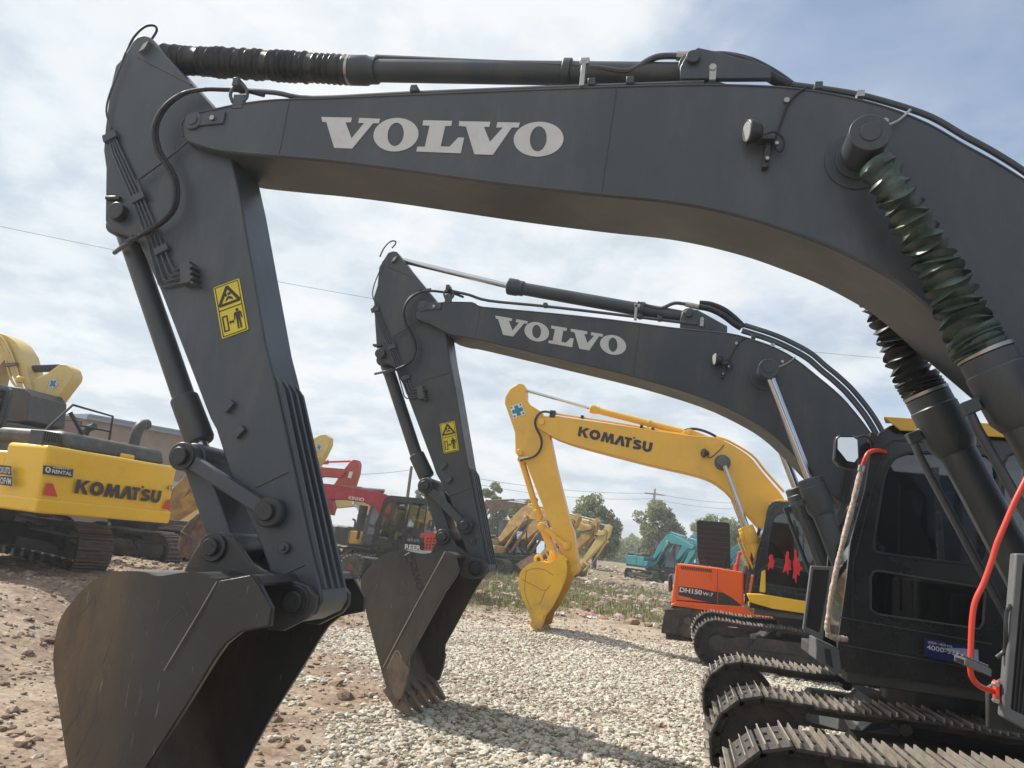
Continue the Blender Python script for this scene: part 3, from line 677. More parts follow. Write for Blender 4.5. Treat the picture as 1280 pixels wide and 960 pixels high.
M2 = dict(D=8.0, paint='steel_black_b', cyl='steel_black_b', bucket_mat='bucket_worn', tooth_mat='tooth_mud', bellows=False, clamp=.75,
  boom_top=[(519,396),(519,389),(526,384),(540,379),(558,376.5),(590,377),(600,382),(623,384.5),(700,391.6),(768,399),(844,409),(910,415.5),(942,423.7),(969,433.5),(995,448),(1024,471),(1051,494),(1074,520.5),(1092,545)],
  boom_foot=[(2.05,2.98),(2.35,2.55),(2.60,2.2),(2.62,2.05),(2.52,1.94),(2.38,1.93),(2.2,2.05),(1.95,2.28)],
  boom_bot=[(522,400),(535,404),(560,417),(575,421),(594,424),(700,449),(795,472),(877,497),(926,519),(958,538),(985,562),(1010,588),(1040,620)],
  seams=[((800,404),(791,470)),((600,383),(594,424))],
  arm=[(485,315),(491,313.5),(496,314.5),(506,328.6),(545.6,377),(556,405),(562,448),(569,484),(585,579.5),(590,605),(606,690),(611,708),(611,715),(603,724),(593,722),(588,716),(584,692),(570,655),(562,622),(545,592),(541,580),(525,537),(509,495),(503,480),(492,458),(479,452.5),(471.5,448.5),(468.5,404),(467,371),(471.5,357),(473.5,334)],
  arm_seams=[((559,621),(588,610)),((484,333),(515,346)),((527,476),(562,466))], ribs=[(585,582),(609,706)],
  pin_link=(531,607), pin_arm_link=(580,657), pin_bucket_link=(553,671), pin_arm=(595,710),
  bcyl=[(484,458),(521,570),(534,597)], acyl=[(497,324),(637,358),(861,398)], lug=[(850,405),(853,396),(860,391),(872,393),(908,413),(908,422),(850,416)],
  bc_top=(.715,3.84), bc_foot=(1.70,1.42), rod_len=1.12, bw=1.24,
  bk_side=[(569,694),(555,689),(530,692),(511.6,689),(500,687),(479.6,693),(466,704),(454,719),(451,733),(456.7,761.6),(466,798),(477,839.5),(486,867),(496,880),(503,868),(510.5,839.5),(511.6,822),(525,798),(541,768.5),(557.5,739),(569,722.7),(574,712)],
  bk_shell=[(569,694),(555,689),(530,692),(511.6,689),(500,687),(479.6,693),(466,704),(454,719),(451,733),(456.7,761.6),(466,798),(477,839.5),(486,867),(496,880)],
  bk_band=[(557,690),(570,696),(574,712),(568,722),(557,739),(541,768),(525,798),(511,822),(509,834),(480,836)],
  ears=[(537,694),(544,678),(549,668),(556,662),(562,668),(570,682),(590,697),(604,700),(610,708),(606,719),(592,724),(577,722),(566,700)],
  bk_welds=[[(510,686),(505,694),(515,712),(522,738)],[(497,738),(503,744),(512,742)]], cutters=[(494,815),(500,818),(512,836),(508,856),(502,874),(494,872),(486,850),(485,834)])
M3 = dict(D=16.4, paint='yellow', cyl='yellow', bucket_mat='yellow_bucket', tooth_mat='yellow_bucket', bellows=False, clamp=.6,
  boom_top=[(668,527),(671,522),(680,521),(693,519),(705,521),(780,532),(860,544),(890,546),(909.7,553),(936,569.7),(952,589),(975,615.6)],
  boom_foot=[(2.1,3.1),(2.4,2.6),(2.6,2.25),(2.62,2.05),(2.52,1.94),(2.38,1.93),(2.2,2.05),(1.7,2.5),(1.25,2.95)],
  boom_bot=[(670,533),(677,538),(693.5,547),(714,554.5),(745,563),(811,580),(864,592),(890,601),(907,613)],
  seams=[((882,547),(874,594)),((940,573),(920,606)),((700,521),(697,548))],
  arm=[(648.7,479),(654,480),(657,485),(657,498.6),(661,504.7),(677,515),(687,545),(695.5,586),(712.7,654),(717,664.7),(722.7,702),(723,713),(718,717),(711,714),(706,700),(697,681),(685,649),(671,614),(657,578),(650,574),(644.3,565.6),(643.7,541),(635.5,517),(631,504.7),(631.5,496.5),(637.6,486)],
  arm_seams=[((642,484),(660,504)),((644,536),(665,542)),((672,522),(690,519))],
  pin_link=(676,658), pin_arm_link=(708,682), pin_bucket_link=(691,693), pin_arm=(716,711),
  bcyl=[(653,578),(671,638),(675,650)], acyl=[(655,487),(739,511),(861,542)], lug=[(850,547),(855,540),(862,537),(868,540),(888,548),(888,555),(850,550)],
  bc_top=(.69,3.97), bc_foot=(1.75,1.45), rod_len=1.35, bw=1.2,
  bk_side=[(708,700),(700,694),(690,703),(678,702),(668,702),(658,707),(650,716),(648,729),(652,745),(660,764),(667,782),(671,787),(678,784),(682,770),(690,760),(700,741),(708,722),(709,712)],
  bk_shell=[(708,700),(700,694),(690,703),(678,702),(668,702),(658,707),(650,716),(648,729),(652,745),(660,764),(667,782),(671,787)],
  bk_band=[(700,697),(708,702),(709,713),(700,741),(690,760),(682,770),(676,764)],
  ears=[(682,706),(686,694),(692,688),(700,692),(712,700),(722,705),(724,712),(718,719),(708,716),(698,706)],
  bk_welds=[[(656,715),(666,711),(680,712),(693,720)],[(652,724),(668,732),(682,738),(694,720),(703,706)],[(682,738),(672,762)],[(658,712),(656,740),(664,762)]],
  cutters=[(671,755),(677,757),(680,768),(677,786),(672,786),(666,772)])

def box_on(m, p, h):  # small cube of half size h
    m.obox(p, (h[0], 0, 0), (0, h[1], 0), (0, 0, h[2]))
def volvo_details(boom, arm, acy, A, B, lamp=True):
    """A(px,py,dy), B(px,py,dy): pixel of machine one -> world on the arm / on the boom"""
    def tube(nm, L, f, dy, r_, par, mat='tube_black', k=4, n=8):
        m = MB(); m.tube(smooth_path([f(*p, dy) if len(p) == 2 else f(*p) for p in L], k), r_, n); return m.build(nm, mat, par)
    m = MB()
    for i in range(4):     # rigid pipes down the arm
        L = [(139-i*1.5,160+i*2),(150-i*3,186+i*2),(177-i*4.0,243+i*2),(197-i*4.6,292+i*2)] 
        P_ = [A(*p, .07) for p in L]; e = [A(215-i*5.5,334+i*7,.07), A(219-i*5,338+i*7,.07), A(236-i*1.0,331+i*7,.07)]
        m.tube(P_+e, .0075, 8)
    for (x, y) in ((141,168),(176,244),(205,309)):
        c = A(x-3, y+3, .065); m.obox(c, (A(x+5,y-2,.065)-A(x-11,y+6,.065))*.5, (0,.014,0), (A(x+1,y+4,.065)-A(x-1,y-4,.065))*.5)
    m.build('hydraulic_pipe', 'steel_black', arm)
    m = MB(); m.obox(A(236,343,.06), (.035,0,.01), (0,.04,0), (-.02,0,.07))
    for k in range(4): m.ysolid(A(238+k*.5,332+k*7,0).x, A(238+k*.5,332+k*7,0).z, A(0,0,0).y+.0, A(0,0,0).y+.09, .012, 8)
    m.build('manifold', 'steel_black', arm, .004)
    tube('hydraulic_pipe', [(157,66),(148,90),(137,118),(133,140),(139,160)], A, .06, .007, arm, 'steel_black')
    tube('hose', [(158,66,.2),(167,47,.2),(180,34,.22),(192,32,.25),(196,38,.28),(189,50,.3)], A, 0, .009, arm, 'hose_rubber')
    m = MB(); m.obox(A(182,60,.07), (A(185,55,.07)-A(179,65,.07))*.5, (0,.02,0), (.02,0,.012)); m.build('bolt', 'bolt_zinc', arm)
    tube('hydraulic_pipe', [(240,172),(207,200),(176,222),(173,228),(180,246)], A, .05, .008, arm, 'steel_black', 2)
    # big hose loop from the boom to the bucket cylinder
    L = [(330,119,.06),(307,113.5,.05),(277,112,.02),(255,112,0),(229,117,-.03),(208,131,-.05),(195,150,-.06),(191.5,169,-.06),(197,191,-.05),(210,212,-.03),(218,232,-.02),(216,259,-.02),(202,277,-.02),(176,294,0),(163,301,.03)]
    tube('hose', L, A, 0, .0145, arm, 'hose_rubber', 5, 10)
    L = [(x+4, y-1, d+.05) for x, y, d in L[3:-1]]
    tube('hose', L, A, 0, .0145, arm, 'hose_rubber', 5, 10)
    m = MB(); m.tube([A(172,295,.04), A(163,301,.06), A(143,316,.2)], .015, 10); m.tube([A(168,297,.04), A(160,303,.06)], .021, 8); m.build('hose_fitting', 'steel_black', arm)
    m = MB(); p = A(142,262,.02); m.ysolid(p.x, p.z, A(0,0,0).y+.03, A(0,0,0).y+.12, .06); m.obox(A(145,250,.10), (.055,0,0), (0,.04,0), (0,0,.012)); m.build('pin', 'pin_steel', arm, .004)
    m = MB()
    for (x, y) in ((287,508),(300,540)): m.obox(A(x,y,.075), (.022,0,.03), (0,.02,0), (-.016,0,.012))
    p = A(355,685,.07); m.ysolid(p.x, p.z, A(0,0,0).y+.06, A(0,0,0).y+.10, .032); m.ysolid(p.x, p.z, A(0,0,0).y+.04, A(0,0,0).y+.07, .014)
    m.build('stop_block', 'steel_black', arm, .004)
    # boom nose
    m = MB(); p = B(243,152,0); m.ysolid(p.x, p.z, B(0,0,0).y-.018, B(0,0,0).y+.0, .062); m.ysolid(p.x, p.z, B(0,0,0).y-.026, B(0,0,0).y-.01, .034)
    m.obox(B(262,149,-.006), (.11,0,.008), (0,.008,0), (0,0,.042)); m.build('pin', 'steel_black', boom, .003)
    m = MB(); p = B(268,150,0); m.ysolid(p.x, p.z, B(0,0,0).y-.032, B(0,0,0).y-.012, .018, 6); m.build('bolt', 'bolt_zinc', boom)
    m = MB(); m.tube(smooth_path([B(*p, .0) for p in [(291,128),(288,118),(293,109),(300,106),(307,110),(309,120),(304,127)]], 4), .012, 8); m.obox(B(299,107,.02), (.02,0,0), (0,.05,0), (0,0,.03)); m.obox(B(299,128,.01), (.04,0,0), (0,.015,0), (0,0,.05)); m.build('hose_bracket', 'steel_black', boom, .003)
    tube('boom_pipe', [(305,113,.05),(345,116,.06),(392,123,.08),(520,117,.10),(700,110,.10),(880,104,.1)], B, 0, .017, boom, 'steel_black')
    m = MB()
    for x, y in ((519,114),(740,106),(788,104),(1022,111)): m.obox(B(x,y,.08), (.022,0,0), (0,.04,0), (0,0,.022))
    m.build('pipe_clamp', 'steel_black', boom, .004)
    m = MB(); p = B(729,93,.0); m.obox(p, (.014,0,0), (0,.02,0), (0,0,.085)); p = B(731,78,.0); m.obox(p, (.028,0,0), (0,.02,0), (0,0,.02)); m.build('pipe_bracket', 'bolt_zinc', acy, .003)
    tube('hydraulic_pipe', ([(470,72,.26),(600,78,.22)] if lamp else [])+[(733,84,.2),(778,89,.2),(793,86,.2),(812,75,.2),(826,70.5,.2),(850,70,.2)], B, 0, .020, acy, 'steel_black_b')
    m = MB(); m.tube([B(846,70,.2), B(856,70.5,.2)], .028, 8); m.tube([B(856,70.5,.2), B(880,72,.2)], .030, 8); m.build('hose_fitting', 'bolt_zinc', boom)
    tube('hose', [(878,71,.2),(905,72,.2),(930,78,.2),(950,88,.22),(968,99,.24),(985,107,.26)], B, 0, .033, boom, 'hose_rubber', 5, 12)
    tube('hose', [(878,71,.34),(905,70,.34),(935,76,.34),(957,86,.34),(975,97,.34),(990,108,.34)], B, 0, .028, boom, 'hose_rubber', 5, 12)
    m = MB(); m.obox(B(891,92,.02), (.018,0,.0), (0,.012,0), (0,0,.045)); m.ysolid(B(891,83,0).x, B(891,83,0).z, B(0,0,0).y, B(0,0,0).y+.03, .02, 10); m.build('hose_bracket', 'bolt_zinc', boom)
    # pipes along the back of the boom
    for dy in (.12, .20, .34, .40):
        tube('boom_pipe', [(990,106,dy),(1060,116,dy),(1110,128,dy),(1163,146,dy),(1205,170,dy),(1245,192,dy),(1290,222,dy),(1350,275,dy),(1400,340,dy),(1440,430,dy)], B, 0, .018, boom, 'steel_black')
    m = MB(); m.obox(B(1075,120,.02), (.018,0,0), (0,.03,0), (0,0,.018)); m.build('hose_bracket', 'bolt_zinc', boom)
    # work lamp on the side of the boom
    m = MB(); c = B(941,165,-.09); y = B(0,0,0).y
    d = Vector((-.93,-.30,-.12)).normalized(); m.lathe(c-d*.045, c+d*.035, [(0,.035),(.2,.058),(.9,.068),(1,.06)], 18); la = m.build('work_lamp', 'tube_black', boom, .003)
    m = MB(); m.lathe(c+d*.034, c+d*.038, [(0,.055),(1,.05)], 18); m.build('lens', 'lens', la)
    m = MB(); m.obox(B(958,195,-.02), (.016,0,.004), (0,.02,0), (.004,0,.075)); m.obox(B(957,175,-.05), (.045,0,0), (0,.035,0), (0,0,.012)); m.build('lamp_bracket', 'pin_steel', la, .003)
    m = MB()
    for (x, yy) in ((962,175),(971,180),(959,199)): p = B(x,yy,-.05); m.ysolid(p.x, p.z, y-.065, y-.045, .011, 6)
    m.build('bolt', 'bolt_zinc', la)
    tube('cable', [(955,168,-.06),(968,165,-.05),(978,172,-.04),(980,182,-.04),(975,190,-.03),(968,182,-.03),(972,165,-.02),(978,148,-.015),(984,132,-.015),(995,118,-.01),(1008,110,-.005),(1016,112,.02)], B, 0, .006, la, 'hose_rubber', 4, 6)
    m = MB(); p = B(983,127,0); m.ysolid(p.x, p.z, y-.02, y, .016, 8); p = B(1106,153,0); m.ysolid(p.x, p.z, y-.02, y, .016, 8); m.build('bolt', 'bolt_zinc', boom)
    tube('grease_pipe', [(1100,160,-.10),(1108,157,-.08),(1122,151,-.03),(1132,143,-.01),(1138,137,.0)], B, 0, .007, boom, 'bolt_zinc', 4, 6)

def warning_sticker(par, P00, P10, P01):
    """yellow plate: P00 bottom left, P10 bottom right, P01 top left"""
    du, dv = P10-P00, P01-P00; n = du.cross(dv).normalized()
    W = lambda u, v, w=0: P00+du*u+dv*v+n*w
    s = plate('warning_sticker', [[(.03,0),(.97,0),(1,.02),(1,.98),(.97,1),(.03,1),(0,.98),(0,.02)]], .003, lambda u, v, w: W(u, v, w+.002), 'sticker_yellow', par)
    ring = lambda a, b: [a, b]
    L = [[(.05,.02),(.95,.02),(.95,.98),(.05,.98)], [(.078,.034),(.922,.034),(.922,.966),(.078,.966)], [(.078,.505),(.922,.505),(.922,.522),(.078,.522)],
         [(.12,.58),(.88,.58),(.93,.62),(.55,.94),(.45,.94),(.07,.62)], [(.21,.63),(.79,.63),(.50,.875)],
         [(.37,.745),(.45,.755),(.45,.80),(.37,.79)], [(.48,.755),(.60,.765),(.60,.81),(.48,.80)], [(.36,.65),(.50,.695),(.66,.65),(.62,.71),(.50,.745),(.40,.71)],
         [(.13,.10),(.34,.10),(.34,.40),(.13,.40)], [(.18,.126),(.29,.126),(.29,.374),(.18,.374)],
         [(.36,.245),(.42,.29),(.42,.26),(.50,.26),(.50,.29),(.56,.245),(.50,.20),(.50,.23),(.42,.23),(.42,.20)],
         ell(.72,.435,.06,.028,12), [(.62,.40),(.82,.40),(.86,.37),(.88,.26),(.84,.26),(.81,.34),(.80,.34),(.80,.08),(.74,.08),(.73,.24),(.71,.24),(.70,.08),(.64,.08),(.64,.34),(.63,.34),(.60,.26),(.56,.26),(.58,.37)]]
    sy = None
    for grp_ in (L[0:2], L[2:3], L[3:5], L[5:8], L[8:10], L[10:]):
        o_ = plate('warning_symbol', grp_, .0012, lambda u, v, w: W(u, v, w+.0050), 'sticker_black', s)
    return s
def cross_sticker(par, P00, P10, P01):
    du, dv = P10-P00, P01-P00; n = du.cross(dv).normalized(); W = lambda u, v, w=0: P00+du*u+dv*v+n*w
    s = plate('sticker', [[(0,0),(1,0),(1,1),(0,1)]], .004, lambda u, v, w: W(u, v, w+.004), 'sticker_white', par)
    plate('emblem', [[(.34,.06),(.66,.06),(.66,.34),(.94,.34),(.94,.66),(.66,.66),(.66,.94),(.34,.94),(.34,.66),(.06,.66),(.06,.34),(.34,.34)], [(.06,.06),(.2,.06),(.2,.2),(.06,.2)], [(.8,.8),(.94,.8),(.94,.94),(.8,.94)], [(.8,.06),(.94,.06),(.94,.2),(.8,.2)], [(.06,.8),(.2,.8),(.2,.94),(.06,.94)]], .002, lambda u, v, w: W(u, v, w+.008), 'sticker_teal', s)
    return s
# ================================================================ ground
def vnoise(x, y, seed=0):
    x = np.asarray(x, float); y = np.asarray(y, float); xi = np.floor(x).astype(np.int64); yi = np.floor(y).astype(np.int64); fx = x-xi; fy = y-yi
    fx = fx*fx*(3-2*fx); fy = fy*fy*(3-2*fy)
    def h(a, b):
        n = (a*374761393+b*668265263+seed*982451653) & 0x7fffffff; n = ((n ^ (n >> 13))*1274126177) & 0x7fffffff
        return ((n ^ (n >> 16)) & 0xffff)/65535.0
    return (h(xi, yi)*(1-fx)+h(xi+1, yi)*fx)*(1-fy)+(h(xi, yi+1)*(1-fx)+h(xi+1, yi+1)*fx)*fy
def fbm(x, y, seed=0, o=4):
    s = 0; a = .5
    for i in range(o): s = s+a*vnoise(np.asarray(x)*2**i, np.asarray(y)*2**i, seed+i); a *= .5
    return s/(1-.5**o)
def sst(a, b, x): t = np.clip((np.asarray(x, float)-a)/(b-a), 0, 1); return t*t*(3-2*t)
def edge_x(y): return np.maximum(-5.6, -2.75-(np.asarray(y)-6)*.40)+(vnoise(np.asarray(y)*.8, 3.0, 9)-.5)*.9
def gravel_mask(x, y):
    n = fbm(np.asarray(x)*.9, np.asarray(y)*.9, 21)-.5
    g = sst(-.5, .6, x-edge_x(y)+n*2.6)*(1-sst(17.6, 19.0, y-.12*np.asarray(x)+n*1.6))
    return g
def road_mask(x, y):
    n = fbm(np.asarray(x)*.6, np.asarray(y)*.6, 31)-.5
    c = 20.3+.10*np.asarray(x); return np.exp(-((y-c+n*.8)/1.5)**4)*sst(-14, -9, x)
def hgt(x, y):
    x = np.asarray(x, float); y = np.asarray(y, float)
    h = .06+.50*sst(-5.5, -9.8, x)*(1-sst(16, 24, y))+.010*np.clip(y-22, 0, 60)
    h = h+.05*np.exp(-((x+2.7)**2+(y-8.2)**2)/1.6)+.16*np.exp(-((x+2.6)**2+(y-16.6)**2)/2.0)
    rough = sst(20.5, 24, y)+sst(-5, -8, x)*.5
    h = h+(fbm(x*.35, y*.35, 3)-.5)*.12+(fbm(x*1.7, y*1.7, 5)-.5)*(.05+.22*np.clip(rough, 0, 1))*(1-sst(70, 140, y))
    tr = np.clip(1-gravel_mask(x, y), 0, 1)
    return h+(fbm(x*6, y*6, 8, 3)-.5)*.05*tr
def H1(x, y): return float(hgt(x, y))
def mesh_np(name, V, Fq, mat, smooth=False):
    me = bpy.data.meshes.new(name); V = np.asarray(V, np.float32); Fq = np.asarray(Fq, np.int32); k = Fq.shape[1]
    me.vertices.add(len(V)); me.vertices.foreach_set('co', V.ravel()); me.loops.add(Fq.size); me.loops.foreach_set('vertex_index', Fq.ravel())
    me.polygons.add(len(Fq)); me.polygons.foreach_set('loop_start', np.arange(0, Fq.size, k, dtype=np.int32)); me.polygons.foreach_set('loop_total', np.full(len(Fq), k, np.int32))
    me.polygons.foreach_set('use_smooth', np.full(len(Fq), smooth)); me.update(calc_edges=True); me.validate()
    me.materials.append(mat); return me
xs = np.concatenate([-np.geomspace(400, 26, 26), np.arange(-25, 9, .11), np.geomspace(9.2, 300, 26)])
ys = np.concatenate([-np.geomspace(60, 3, 12), np.arange(-2, 3, .5), np.arange(3, 16, .08), np.arange(16, 34, .14), np.arange(34, 70, .5), np.geomspace(71, 900, 26)])
GX, GY = np.meshgrid(xs, ys); GZ = hgt(GX, GY); nx_, ny_ = len(xs), len(ys)
V = np.stack([GX.ravel(), GY.ravel(), GZ.ravel()], 1)
I = np.arange(nx_*ny_).reshape(ny_, nx_); FQ = np.stack([I[:-1,:-1].ravel(), I[:-1,1:].ravel(), I[1:,1:].ravel(), I[1:,:-1].ravel()], 1)
m, nt, b = nodes_of('ground_soil'); L = nt.links
at = N(nt, 'ShaderNodeAttribute'); at.attribute_name = 'zone'; sp = N(nt, 'ShaderNodeSeparateColor'); L.new(at.outputs['Color'], sp.inputs[0])
geo = N(nt, 'ShaderNodeNewGeometry')
def noise(sc, det=6, ro=.6):
    n = N(nt, 'ShaderNodeTexNoise'); n.inputs['Scale'].default_value = sc; n.inputs['Detail'].default_value = det; n.inputs['Roughness'].default_value = ro; L.new(geo.outputs['Position'], n.inputs['Vector']); return n.outputs[0]
def ramp(src, stops):
    r = N(nt, 'ShaderNodeValToRGB'); el = r.color_ramp.elements
    while len(el) < len(stops): el.new(.5)
    for e, (p, c) in zip(el, stops): e.position = p; e.color = c4(c)
    L.new(src, r.inputs[0]); return r.outputs[0]
def mixc(f, a, c, bt='MIX'):
    x = N(nt, 'ShaderNodeMix', data_type='RGBA', blend_type=bt)
    L.new(f, x.inputs[0]) if not isinstance(f, float) else setattr(x.inputs[0], 'default_value', f)
    L.new(a, x.inputs[6]); L.new(c, x.inputs[7]); return x.outputs[2]
dirt = ramp(noise(1.1, 9, .68), [(.30, (.22,.155,.115)), (.46, (.33,.245,.18)), (.58, (.44,.345,.26)), (.74, (.54,.45,.36))])
dirt2 = ramp(noise(14, 6, .7), [(.32, (.45,.42,.40)), (.55, (1,1,1)), (.75, (1.35,1.3,1.25))])
dirt = mixc(.8, dirt, dirt2, 'MULTIPLY')
grv = ramp(noise(38, 4, .75), [(.30, (.12,.088,.062)), (.5, (.27,.215,.155)), (.7, (.44,.38,.30))])
road = ramp(noise(2.2, 8, .6), [(.3, (.33,.27,.20)), (.7, (.50,.43,.34))])
gr = ramp(noise(3.5, 8, .7), [(.3, (.10,.10,.05)), (.55, (.19,.18,.09)), (.75, (.30,.26,.16))])
col = mixc(sp.outputs[0], dirt, grv); col = mixc(sp.outputs[1], col, road); col = mixc(sp.outputs[2], col, gr)
L.new(col, b.inputs['Base Color']); b.inputs['Roughness'].default_value = .95; b.inputs['Specular IOR Level'].default_value = .15
bp = N(nt, 'ShaderNodeBump'); bp.inputs['Strength'].default_value = .9; bp.inputs['Distance'].default_value = .03; L.new(noise(22, 8, .75), bp.inputs['Height']); L.new(bp.outputs[0], b.inputs['Normal'])
me = mesh_np('ground', V, FQ, m, True)
GM = gravel_mask(GX, GY).ravel(); RM = road_mask(GX, GY).ravel()*(1-GM)
def grass_mask(x, y):
    n = fbm(np.asarray(x)*.35, np.asarray(y)*.35, 55)
    far = sst(60, 75, y)*.8
    z1 = sst(21.6, 23, y-.10*np.asarray(x))*sst(.46, .60, n+.25*np.exp(-((np.asarray(x)+8.0)/4.0)**2))*(1-sst(34, 40, y)*.5)
    z2 = sst(22, 24, y)*sst(-10, -13, x)*sst(.35, .5, n)
    z3 = .8*np.exp(-((np.asarray(x)+6.5)**2+(y-22.3)**2)/4)
    return np.clip(np.maximum(np.maximum(z1, z2), z3)+far*0, 0, 1)
GG = grass_mask(GX, GY).ravel()
ca = me.color_attributes.new('zone', 'FLOAT_COLOR', 'POINT'); ca.data.foreach_set('color', np.stack([GM, RM, GG, np.ones_like(GM)], 1).astype(np.float32).ravel())
go = bpy.data.objects.new('ground', me); COL.objects.link(go); go['kind'] = 'structure'

# ---------------------------------------------------------------- stones, rubble, grass (nobody could count them)
def ico(sub):
    bm = bmesh.new(); bmesh.ops.create_icosphere(bm, subdivisions=sub, radius=1); V = np.array([v.co[:] for v in bm.verts]); Fc = np.array([[v.index for v in f.verts] for f in bm.faces]); bm.free(); return V, Fc
def scatter(x, y, size, sub, sink=.25, flat=.62, rough=.22, seed=1):
    R = np.random.default_rng(seed); V0, F0 = ico(sub); n = len(x); k = len(V0)
    V = np.repeat(V0[None], n, 0)
    V = V*(1+R.uniform(-rough, rough, (n, k, 1)))
    V[:, :, 0] *= R.uniform(.75, 1.35, (n, 1)); V[:, :, 2] *= R.uniform(flat*.7, flat*1.25, (n, 1))
    a = R.uniform(0, 2*pi, n); t = R.uniform(-.5, .5, n)
    z = V[:, :, 2]*np.cos(t)[:, None]+V[:, :, 0]*np.sin(t)[:, None]; xx = V[:, :, 0]*np.cos(t)[:, None]-V[:, :, 2]*np.sin(t)[:, None]
    X = xx*np.cos(a)[:, None]-V[:, :, 1]*np.sin(a)[:, None]; Y = xx*np.sin(a)[:, None]+V[:, :, 1]*np.cos(a)[:, None]
    P = np.stack([X, Y, z], 2)*size[:, None, None]; P[:, :, 0] += x[:, None]; P[:, :, 1] += y[:, None]; P[:, :, 2] += (hgt(x, y)+size*(.5-sink)*flat)[:, None]
    Fa = (F0[None]+(np.arange(n)*k)[:, None, None]).reshape(-1, 3)
    return P.reshape(-1, 3), Fa
def stone_mat(name, stops, rough=.85):
    m, nt, b = nodes_of(name); L = nt.links
    g = N(nt, 'ShaderNodeNewGeometry'); r = N(nt, 'ShaderNodeValToRGB'); el = r.color_ramp.elements
    while len(el) < len(stops): el.new(.5)
    for e, (p, c) in zip(el, stops): e.position = p; e.color = c4(c)
    L.new(g.outputs['Random Per Island'], r.inputs[0])
    n = N(nt, 'ShaderNodeTexNoise'); n.inputs['Scale'].default_value = 45; n.inputs['Detail'].default_value = 4; L.new(g.outputs['Position'], n.inputs['Vector'])
    mr = N(nt, 'ShaderNodeMapRange'); mr.inputs[1].default_value = .3; mr.inputs[2].default_value = .7; mr.inputs[3].default_value = .72; mr.inputs[4].default_value = 1.2; L.new(n.outputs[0], mr.inputs[0])
    x = N(nt, 'ShaderNodeMix', data_type='RGBA', blend_type='MULTIPLY'); x.inputs[0].default_value = 1; L.new(r.outputs[0], x.inputs[6]); L.new(mr.outputs[0], x.inputs[7])
    L.new(x.outputs[2], b.inputs['Base Color']); b.inputs['Roughness'].default_value = rough; b.inputs['Specular IOR Level'].default_value = .2
    return m
SM = stone_mat('stone_pale', [(0,(.22,.18,.13)),(.10,(.33,.275,.205)),(.14,(.45,.40,.315)),(.45,(.56,.515,.42)),(.8,(.64,.60,.51)),(.93,(.47,.42,.34)),(.96,(.38,.25,.18)),(1,(.52,.42,.33))])
RMt = stone_mat('stone_rubble', [(0,(.24,.16,.11)),(.3,(.33,.24,.18)),(.55,(.42,.33,.26)),(.75,(.50,.44,.37)),(.9,(.60,.56,.50)),(1,(.38,.20,.15))])
CM = stone_mat('soil_clod', [(0,(.20,.14,.10)),(.4,(.31,.23,.17)),(.8,(.42,.33,.25)),(1,(.56,.50,.43))], .95)
def stuff(name, parts, mat, label, cat):
    V = []; Fc = []; o = 0
    for v, f in parts: V.append(v); Fc.append(f+o); o += len(v)
    me = mesh_np(name, np.concatenate(V), np.concatenate(Fc), mat); ob = bpy.data.objects.new(name, me); COL.objects.link(ob); ob['kind'] = 'stuff'; ob['label'] = label; ob['category'] = cat; return ob
def visible(x, y, m_=60):
    """keep only spots the picture (or a step aside) could see"""
    d = np.stack([x, y, np.full_like(x, .1)-EYE], 1); k = d@np.array(cf); px = 640+F*(d@np.array(cr))/k; py = 480-F*(d@np.array(cu))/k
    return (k > .5) & (px > -m_-140) & (px < 1280+m_+140) & (py < 960+m_+60)
def cand(n, x0, x1, y0, y1, mask, seed):
    R = np.random.default_rng(seed); x = R.uniform(x0, x1, n); y = R.uniform(y0, y1, n); k = (R.uniform(0, 1, n) < mask(x, y)) & visible(x, y); return x[k], y[k], R
parts = []
x, y, R = cand(46000, -6.5, 4, 4.2, 9.2, lambda a, b_: gravel_mask(a, b_)*(.55+.45*sst(.38, .52, fbm(a*1.3, b_*1.3, 88))), 11); s_ = np.exp(R.normal(np.log(.0162), .42, len(x))).clip(.007, .055); parts.append(scatter(x, y, s_, 2 if False else 1, rough=.20, seed=3))
x, y, R = cand(95000, -7, 5, 9.0, 19.6, lambda a, b_: gravel_mask(a, b_)*(.6+.4*sst(.38, .52, fbm(a*1.1, b_*1.1, 88))), 12); s_ = np.exp(R.normal(np.log(.0198), .38, len(x))).clip(.010, .06); parts.append(scatter(x, y, s_, 1, rough=.20, seed=4))
x, y, R = cand(9000, -7, 4, 4.2, 9.2, lambda a, b_: gravel_mask(a, b_)*.9, 13); s_ = np.exp(R.normal(np.log(.027), .30, len(x))).clip(.018, .06); parts.append(scatter(x, y, s_, 1, rough=.18, sink=.1, seed=5))
stuff('gravel', parts, SM, 'pale crushed stone gravel covering the yard between the machines', 'gravel')
parts = []
rub = lambda a, b_: (.25+.75*sst(.45, .62, fbm(a*.5, b_*.5, 77)))*sst(21.5, 23.5, b_-.1*a)*sst(-16, -9, a)
x, y, R = cand(16000, -16, 9, 21, 44, rub, 14); s_ = np.exp(R.normal(np.log(.055), .5, len(x))).clip(.02, .26); parts.append(scatter(x, y, s_, 1, seed=6))
x, y, R = cand(6000, -30, 20, 44, 75, lambda a, b_: .6+0*a, 15); s_ = np.exp(R.normal(np.log(.09), .5, len(x))).clip(.03, .3); parts.append(scatter(x, y, s_, 1, seed=7))
stuff('rubble', parts, RMt, 'scattered broken stone and brick rubble on the waste ground behind the gravel', 'rubble')
parts = []
cl = lambda a, b_: (1-gravel_mask(a, b_))*(.35+.65*sst(.4, .6, fbm(a*.8, b_*.8, 78)))
x, y, R = cand(16000, -14, -3, 4.2, 22, cl, 16); s_ = np.exp(R.normal(np.log(.02), .55, len(x))).clip(.006, .13); parts.append(scatter(x, y, s_, 1, seed=8, rough=.3))
